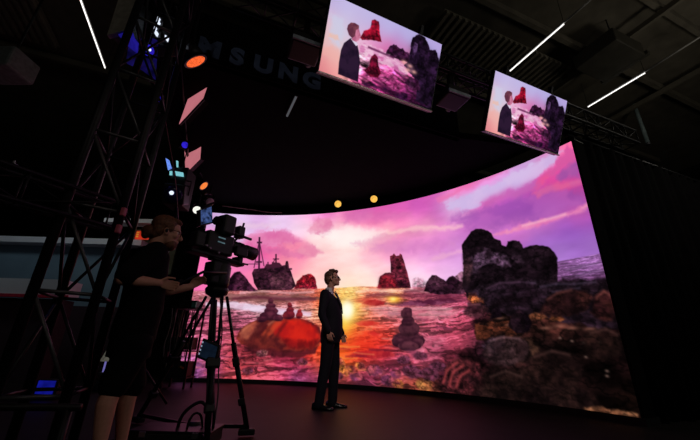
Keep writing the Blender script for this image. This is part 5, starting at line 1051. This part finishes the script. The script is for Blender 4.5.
# --- the camera operator
oz = math.radians(50)
fw2 = V((math.cos(oz), math.sin(oz), 0)); sd2 = V((-fw2.y, fw2.x, 0))
O = V((-1.569, 2.660, 0.000))
op = thing('person', 'camera operator in black t-shirt and shorts, bun and glasses, hands on the tripod handles', 'person', tuple(O))
W_ = lambda p: V(p) - O
chest = W_((-1.637, 2.700, 1.247))
neck = W_((-1.632, 2.720, 1.525))
HC2 = W_((-1.577, 2.740, 1.632))
pel = W_((-1.615, 2.680, 0.749))
wst = W_((-1.609, 2.690, 0.970))
zz = lambda v: V((v.x, v.y, 0))
shR, shL = neck + V((0, 0, -0.115)) - sd2 * 0.17 - fw2 * 0.05, neck + V((0, 0, -0.075)) + sd2 * 0.19
elR = W_((-1.640, 2.420, 1.158)); wrR = W_((-1.476, 2.600, 1.168)); fgR = W_((-1.399, 2.700, 1.164))
elL = W_((-1.606, 2.860, 1.136)); wrL = W_((-1.411, 3.000, 1.208)); fgL = W_((-1.336, 3.080, 1.307))
hR, hL = pel - sd2 * 0.1 - V((0, 0, 0.02)), pel + sd2 * 0.1 - V((0, 0, 0.02))
kR, kL = W_((-1.614, 2.600, 0.452)), W_((-1.616, 2.820, 0.432))
aR, aL = W_((-1.595, 2.580, 0.128)), W_((-1.601, 2.820, 0.076))
aR.z = aL.z = 0.09
bm = NB()
fh = (fw2 * 0.8 + V((0.75, -0.1, 0)) * 0.6).normalized(); sh_ = V((-fh.y, fh.x, 0))
Po, Ro = head(bm, HC2, fh, sh_, 1.1, 0.1)
limb(bm, [neck - V((0, 0, 0.09)), neck, HC2 - V((0, 0, 0.05)) - fh * 0.02], [0.07, 0.06, 0.06])
loft(bm, [(pel - V((0, 0, 0.06)), 0.1, 0.15), (wst, 0.11, 0.155), (chest, 0.115, 0.17), (neck - V((0, 0, 0.1)), 0.08, 0.16), (neck - V((0, 0, 0.04)), 0.05, 0.1)], fw2, sd2)
for h_, k_, a_ in ((hR, kR, aR), (hL, kL, aL)):
    calf = (k_ * 0.68 + a_ * 0.32) - fw2 * 0.02
    limb(bm, [h_, k_, calf, a_, a_ - V((0, 0, 0.04))], [0.09, 0.062, 0.064, 0.04, 0.04])
    limb(bm, [a_ - V((0, 0, 0.045)), a_ + fw2 * 0.09 - V((0, 0, 0.06))], [0.03, 0.018])
for s_, e_, w_ in ((shR, elR, wrR), (shL, elL, wrL)):
    limb(bm, [s_, e_, e_ * 0.65 + w_ * 0.35, w_], [0.058, 0.047, 0.045, 0.031])
hand(bm, wrR, fgR - wrR, V((0.2, 0.3, -1)), V((0.1, -0.2, 1)), 0.75, 1.03)
hand(bm, wrL, fgL - wrL, V((0, -0.3, -1)), V((0, -0.4, 1)), 0.75, 1.03)
blend('body', bm, SKIN, op, 0.0065, 5)
eyes(op, Po, 1.1); glasses(op, Po, BLACK_PLASTIC)
HAIRO = mat('reddish_brown_hair', rgb(104, 66, 46), 0.6, 0, 0.4, 50, 0.3)
bm = NB()
for p, r in (((-0.03, 0, 0.05), (0.1, 0.09, 0.082)), ((-0.055, 0, 0.0), (0.06, 0.08, 0.08)), ((0.03, 0, 0.09), (0.055, 0.066, 0.03)), ((-0.12, 0.0, -0.03), (0.055, 0.05, 0.05)), ((-0.135, 0, -0.06), (0.03, 0.035, 0.034)), ((-0.075, 0, -0.045), (0.04, 0.06, 0.04))):
    ball(bm, Po(*p), tuple(k * 1.1 for k in r), Ro)
for y in (-1, 1):
    ball(bm, Po(0.012, y * 0.075, 0.02), (0.035, 0.01, 0.04), Ro)
blend('hair', bm, HAIRO, op, 0.006, 3)
bm = NB()
ball(bm, Po(0.05, 0, -0.095), (0.052, 0.058, 0.052), Ro)
blend('beard', bm, HAIRO, op, 0.006, 2)
TEE = mat('black_t_shirt', rgb(17, 17, 19), 0.9, 0, 0.2, 20, 0.1, 0.1)
bm = NB()
loft(bm, [(pel + V((0, 0, 0.0)), 0.15, 0.19), (pel + V((0, 0, 0.1)), 0.15, 0.19), (wst, 0.148, 0.19), (chest, 0.14, 0.2), (neck - V((0, 0, 0.12)), 0.105, 0.195), (neck - V((0, 0, 0.06)), 0.08, 0.13), (neck - V((0, 0, 0.02)), 0.066, 0.075)], fw2, sd2)
for s_, e_ in ((shR, elR), (shL, elL)):
    limb(bm, [s_, s_ * 0.45 + e_ * 0.55, s_ * 0.12 + e_ * 0.88], [0.085, 0.082, 0.078])
blend('t_shirt', bm, TEE, op, 0.01, 5)
bm = NB()
loft(bm, [(pel - V((0, 0, 0.12)), 0.14, 0.18), (pel + V((0, 0, 0.03)), 0.14, 0.18)], fw2, sd2)
for h_, k_ in ((hR, kR), (hL, kL)):
    limb(bm, [h_, (h_ + k_) / 2, k_ + V((0, 0, 0.0))], [0.115, 0.108, 0.098], 18)
blend('shorts', bm, mat('black_shorts', rgb(18, 18, 21), 0.9, 0, 0.2, 20, 0.1, 0.1), op, 0.01, 5)
for a_ in (aR, aL):
    bm = NB(); shoe(bm, a_, fw2, sd2, 0.3)
    obj('shoe', bm, SHOE, op, True)
bm = NB(); ball(bm, W_((-1.647, 2.600, 1.547)) * 0 + Po(-0.005, -0.088, -0.012), (0.012, 0.012, 0.018), Ro)
obj('earpiece', bm, BLACK_PLASTIC, op, True)
# ---------------------------------------------------------------- broadcast camera on its tripod
az = math.radians(57)
cf = V((math.cos(az), math.sin(az), 0)); cs = V((-cf.y, cf.x, 0))
R3 = frame(cf)
T0 = V((-1.263, 3.250, 0.000))
tri = thing('camera_tripod', 'black tripod with a twin-tube spread of legs under the broadcast camera', 'tripod', tuple(T0))
top = V((0, 0, (-1.263, 3.250, 1.227)[2]))
obj('bowl', lathe(NB(), top - V((0, 0, 0.07)), (0, 0, 1), [(0, 0.05), (0.03, 0.1), (0.07, 0.11), (0.09, 0.1)], 24), BLACK_METAL, tri, True)
obj('fluid_head', lathe(NB(), top + V((0, 0, 0.02)), (0, 0, 1), [(0, 0.09), (0.04, 0.1), (0.2, 0.1), (0.22, 0.09), (0.25, 0.09)], 24), BLACK_PLASTIC, tri, True)
obj('head_block', box(NB(), top + V((0, 0, 0.15)) - cf * 0.05, (0.17, 0.16, 0.22), R3), BLACK_PLASTIC, tri, False, 0.02)
obj('top_plate', box(NB(), top + V((0, 0, 0.285)) + cf * 0.05, (0.36, 0.1, 0.025), R3), BLACK_METAL, tri, False, 0.006)
feet = [V((-0.843, 3.360, 0.000)) - T0, V((-2.004, 3.738, 0.000)) - T0, V((-0.998, 2.860, 0.000)) - T0]
for f_ in feet:
    f_.z = 0.02
    d_ = zz(f_).normalized(); s_ = V((-d_.y, d_.x, 0))
    st_ = top - V((0, 0, 0.06)) + d_ * 0.1
    leg = obj('leg', tube(NB(), [st_ + s_ * 0.035, st_.lerp(f_, 0.5) + s_ * 0.03], 0.0135, 10), BLACK_METAL, tri, True)
    obj('twin_tube', tube(NB(), [st_ - s_ * 0.035, st_.lerp(f_, 0.5) - s_ * 0.03], 0.0135, 10), BLACK_METAL, leg, True)
    obj('lower_tube', tube(NB(), [st_.lerp(f_, 0.36), f_ + V((0, 0, 0.04))], [0.024, 0.021], 12), BLACK_METAL, leg, True)
    Rl = frame(f_ - st_)
    obj('leg_lock', box(NB(), st_.lerp(f_, 0.5), (0.08, 0.11, 0.06), Rl), BLACK_PLASTIC, leg, False, 0.01)
    obj('leg_lock', box(NB(), st_.lerp(f_, 0.78), (0.06, 0.07, 0.06), Rl), BLACK_PLASTIC, leg, False, 0.01)
    obj('foot', box(NB(), f_ + V((0, 0, 0.02)), (0.14, 0.07, 0.05), frame(d_)), BLACK_PLASTIC, leg, False, 0.012)
hub = V((0.02, -0.03, 0.1))
obj('spreader_hub', lathe(NB(), hub - V((0, 0, 0.03)), (0, 0, 1), [(0, 0.05), (0.06, 0.05)], 18), BLACK_PLASTIC, tri, True)
for f_ in feet:
    obj('spreader_arm', box(NB(), (hub + f_ + V((0, 0, 0.06))) / 2, ((f_ - hub).length, 0.035, 0.03), frame(f_ + V((0, 0, 0.06)) - hub)), BLACK_METAL, tri, False, 0.005)
pan = obj('pan_handle', tube(NB(), [top + V((0, 0, 0.16)) - cs * 0.1, top + V((0, 0, 0.1)) - cf * 0.3 - cs * 0.18, V((-1.422, 2.720, 1.151)) - T0], 0.012, 10), BLACK_METAL, tri, True)
obj('grip', tube(NB(), [V((-1.393, 2.800, 1.224)) - T0, V((-1.421, 2.690, 1.138)) - T0], 0.018, 10), BLACK_PLASTIC, pan, True)
# camera
c0 = T0 + top + V((0, 0, 0.295)) - cf * 0.12
cam = thing('broadcast_camera', 'black broadcast camera with long lens, monitor and grips, on the tripod', 'camera', tuple(c0))
Q = lambda x, y, z: cf * x + cs * y + V((0, 0, z))
obj('body', box(NB(), Q(0.03, 0, 0.14), (0.3, 0.15, 0.21), R3), BLACK_PLASTIC, cam, False, 0.02)
obj('battery', box(NB(), Q(-0.18, 0, 0.13), (0.1, 0.12, 0.15), R3), BLACK_PLASTIC, cam, False, 0.015)
obj('base_plate', box(NB(), Q(0.02, 0, 0.01), (0.55, 0.12, 0.03), R3), BLACK_METAL, cam, False, 0.005)
ln = obj('lens', lathe(NB(), Q(0.18, 0, 0.17), Q(1, 0, -0.04), [(0, 0.05), (0.02, 0.062), (0.1, 0.062), (0.11, 0.056), (0.17, 0.058), (0.2, 0.068), (0.33, 0.072), (0.335, 0.06), (0.32, 0.055)], 32), BLACK_PLASTIC, cam, True)
obj('focus_ring', lathe(NB(), Q(0.28, 0, 0.165), Q(1, 0, -0.04), [(0, 0.064), (0, 0.068), (0.05, 0.068), (0.05, 0.062)], 32), BLACK_METAL, ln)
obj('zoom_motor', box(NB(), Q(0.27, -0.08, 0.11), (0.15, 0.05, 0.1), R3), BLACK_PLASTIC, ln, False, 0.015)
rods = obj('support_rod', tube(NB(), [Q(0.1, -0.03, 0.015), Q(0.42, -0.03, 0.015)], 0.009, 10), BLACK_METAL, cam, True)
obj('support_rod', tube(NB(), [Q(0.1, 0.03, 0.015), Q(0.42, 0.03, 0.015)], 0.009, 10), BLACK_METAL, cam, True)
obj('rod_bracket', box(NB(), Q(0.3, 0, 0.03), (0.05, 0.13, 0.09), R3), BLACK_PLASTIC, cam, False, 0.01)
obj('top_handle', tube(NB(), spline([Q(-0.16, 0, 0.25), Q(-0.13, 0, 0.34), Q(0.05, 0, 0.36), Q(0.14, 0, 0.34), Q(0.16, 0, 0.25)], 6), 0.017, 10), BLACK_PLASTIC, cam, True)
obj('microphone', tube(NB(), [Q(0.1, -0.1, 0.27), Q(0.36, -0.1, 0.27)], 0.014, 12), BLACK_PLASTIC, cam, True)
rb = obj('radio_box', box(NB(), Q(0.26, -0.02, 0.33), (0.08, 0.09, 0.13), R3), BLACK_PLASTIC, cam, False, 0.012)
obj('aerial', tube(NB(), [Q(0.29, -0.02, 0.4), Q(0.3, -0.02, 0.45)], 0.012, 8), BLACK_PLASTIC, rb, True)
obj('bracket', tube(NB(), [Q(0.26, -0.02, 0.28), Q(0.2, 0, 0.2)], 0.012, 8), BLACK_METAL, rb)
for k in range(2):
    obj('side_label', box(NB(), Q(0.02, -0.082, 0.19 - 0.045 * k), (0.08, 0.005, 0.011), R3), glow('dim_label_light', rgb(110, 140, 150), 0.5, 0.4, 20), cam, False, 0, 'pale strip')
for x_, z_ in ((-0.14, 0.07), (-0.1, 0.055), (0.0, 0.035)):
    obj('knob', lathe(NB(), Q(x_, -0.08, z_), -cs, [(0, 0.014), (0.02, 0.013)], 12), GREY_METAL, cam, True)
mo = c0 + Q(-0.18, -0.05, 0.42)
mq = [V(p) - c0 for p in ((-1.419, 2.930, 1.920), (-1.385, 3.060, 2.019), (-1.351, 3.060, 1.854), (-1.387, 2.930, 1.779))]
mc = sum(mq, V()) / 4
mn = (mq[1] - mq[0]).cross(mq[2] - mq[0]).normalized()
if mn.dot(V((0, 0, 0.7)) - c0 - mc) < 0: mn = -mn
vm = obj('monitor', prism(NB(), [mc + (p - mc) * 1.18 - mn * 0.004 for p in mq], -mn * 0.04), BLACK_PLASTIC, cam)
obj('monitor_screen', prism(NB(), mq, -mn * 0.003), glow('blue_monitor_picture', rgb(58, 78, 128), 0.7, 0.95, 26), vm)
obj('monitor_arm', tube(NB(), [mc - mn * 0.04, (mc - mn * 0.06) * 0.5 + Q(-0.05, 0, 0.35) * 0.5, Q(-0.05, 0, 0.35)], 0.012, 8), BLACK_METAL, vm, True)
hoodq = [mc + (p - mc) * 1.2 for p in mq]
obj('sun_hood', prism(NB(), [hoodq[0], hoodq[1], hoodq[1] + mn * 0.05 + V((0, 0, 0.02)), hoodq[0] + mn * 0.05 + V((0, 0, 0.02))], (0, 0, 0.008)), BLACK_CLOTH, vm)
vf = obj('viewfinder', box(NB(), Q(0.05, -0.06, 0.33), (0.14, 0.16, 0.2), R3), BLACK_PLASTIC, cam, False, 0.02)
obj('eyecup', lathe(NB(), Q(-0.02, -0.06, 0.35), -cf, [(0, 0.04), (0.05, 0.045), (0.06, 0.04)], 16), BLACK_CLOTH, vf, True)
# small recorder with a screen hung on the tripod
q4 = [V(p) for p in ((-1.201, 2.980, 0.772), (-1.070, 3.000, 0.724), (-1.083, 3.000, 0.585), (-1.221, 2.980, 0.635))]
qc = sum(q4, V()) / 4
rec = thing('recorder_monitor', 'small tilted monitor with a dark blue screen hanging among the tripod legs', 'monitor', tuple(qc))
q4 = [p - qc for p in q4]; qn = (q4[1] - q4[0]).cross(q4[2] - q4[0]).normalized()
if qn.dot(V((0, 0, 0.7)) - qc) < 0: qn = -qn
obj('case', prism(NB(), [p * 1.12 - qn * 0.004 for p in q4], -qn * 0.05), BLACK_PLASTIC, rec, False, 0.006)
obj('screen', prism(NB(), [p * 0.86 for p in q4], -qn * 0.008), glow('dark_blue_screen', rgb(14, 23, 36), 0.8, 0.3, 22), rec)
for k in range(4):
    obj('lit_button', box(NB(), q4[0].lerp(q4[3], 0.15 + 0.22 * k) * 0.98 + qn * 0.001, (0.008, 0.006, 0.014)), glow('button_light', rgb(150, 165, 190), 0.8), rec)
obj('bracket', tube(NB(), [-qn * 0.05, -qn * 0.12 + V((0.03, 0.06, 0.12))], 0.012, 8), BLACK_METAL, rec)
# cables down the tripod and in loops on the floor
rs = random.Random(5)
cable('black cable hanging straight down among the tripod legs', [(-1.235, 3.100, 1.113), (-1.181, 3.050, 0.770), (-1.134, 3.050, 0.461), (-1.092, 3.020, 0.249), (-1.198, 3.352, 0.030)], 0.012)
cable('second black cable down the tripod, right of the first', [(-1.206, 3.120, 1.116), (-1.135, 3.060, 0.731), (-1.090, 3.060, 0.424), (-1.023, 3.000, 0.219), (-1.089, 3.222, 0.030)], 0.012)
cable('thin grey cable looping beside the recorder monitor', [(-1.167, 3.100, 1.142), (-1.094, 3.080, 0.856), (-1.069, 3.050, 0.615), (-1.033, 3.050, 0.353), (-1.010, 3.000, 0.185)], 0.006, mat('grey_cable', rgb(70, 66, 66), 0.6))
cable('large black cable loop arching over the floor left of the tripod', [(-1.376, 3.203, 0.020), (-1.303, 3.050, 0.169), (-1.235, 3.000, 0.255), (-1.150, 3.000, 0.306), (-1.099, 3.000, 0.286)], 0.013)
cable('second black cable loop inside the large one left of the tripod', [(-1.283, 3.180, 0.020), (-1.214, 3.000, 0.153), (-1.181, 3.000, 0.222), (-1.124, 3.000, 0.210), (-1.177, 3.260, 0.020)], 0.009)
cable('black cable bundle lying low on the floor left of the tripod', [(-1.571, 3.165, 0.030), (-1.541, 3.347, 0.030), (-1.340, 3.193, 0.030), (-1.258, 3.307, 0.030), (-1.061, 3.192, 0.030)], 0.02)
case = thing('equipment_case', 'low black flight case on the floor at the tripod feet', 'case', tuple((-1.327, 3.110, 0.000)))
obj('box', box(NB(), (0, 0, 0.05), (0.62, 0.3, 0.09)), BLACK_PLASTIC, case, False, 0.01)
obj('lid', box(NB(), (0, 0, 0.1), (0.63, 0.31, 0.02)), BLACK_METAL, case, False, 0.006)
for x_ in (-0.2, 0.2):
    obj('latch', box(NB(), (x_, -0.158, 0.085), (0.05, 0.012, 0.04)), GREY_METAL, case, False, 0.003)

# ---------------------------------------------------------------- unseen fill lights added for the hall and the two men
def lamp(name, loc, power, col, size=0.5):
    l = bpy.data.lights.new(name, 'POINT'); l.energy = power; l.color = col; l.shadow_soft_size = size
    o = bpy.data.objects.new(name, l); COL.objects.link(o); o.location = loc
    return o
lamp('hall_fill', H(-3.5, -4.5, 4.2), 48, (1.0, 0.93, 0.84), 0.6)  # added point lights out of view, lifting the ceiling and the truss
lamp('hall_fill', H(5.5, -3.5, 4.6), 90, (1.0, 0.93, 0.82), 0.6)
lamp('hall_fill', H(8.0, 1.0, 5.0), 40, (1.0, 0.93, 0.8), 0.4)
spotlight('presenter_fill', tuple(H(0.6, -0.5, 4.2)), (-0.25, 4.9, 1.5), 190, (1.0, 0.78, 0.78), 32, 0.25)  # added front light on the presenter, from behind the view
spotlight('operator_fill', (-0.6, 0.4, 3.6), (-1.5, 2.6, 1.2), 9, (1.0, 0.6, 0.52), 45, 0.3)  # added spot out of view that brightens the operator

# ---------------------------------------------------------------- world, camera
w = bpy.data.worlds.new('dark_hall'); sc.world = w; w.use_nodes = True
w.node_tree.nodes['Background'].inputs['Color'].default_value = (0.02, 0.02, 0.022, 1)
w.node_tree.nodes['Background'].inputs['Strength'].default_value = 0.05
cd = bpy.data.cameras.new('view'); cd.sensor_width = 36; cd.sensor_fit = 'HORIZONTAL'; cd.lens = 332.755 / 700 * 36
cd.clip_start = 0.05; cd.clip_end = 200
co = bpy.data.objects.new('view', cd); COL.objects.link(co)
pi_, ro = 0.371106, 0.028512
f_ = V((0, math.cos(pi_), math.sin(pi_))); u_ = V((0, -math.sin(pi_), math.cos(pi_))); r_ = V((1, 0, 0))
r2 = r_ * math.cos(ro) + u_ * math.sin(ro); u2 = u_ * math.cos(ro) - r_ * math.sin(ro)
co.matrix_world = Matrix.Translation((0, 0, 0.726)) @ Matrix((r2, u2, -f_)).transposed().to_4x4()
sc.camera = co
sc.view_settings.view_transform = 'Standard'; sc.view_settings.look = 'None'
sc.view_settings.exposure = 0.0; sc.view_settings.gamma = 1.0
try: sc.view_settings.use_curve_mapping = False
except Exception: pass
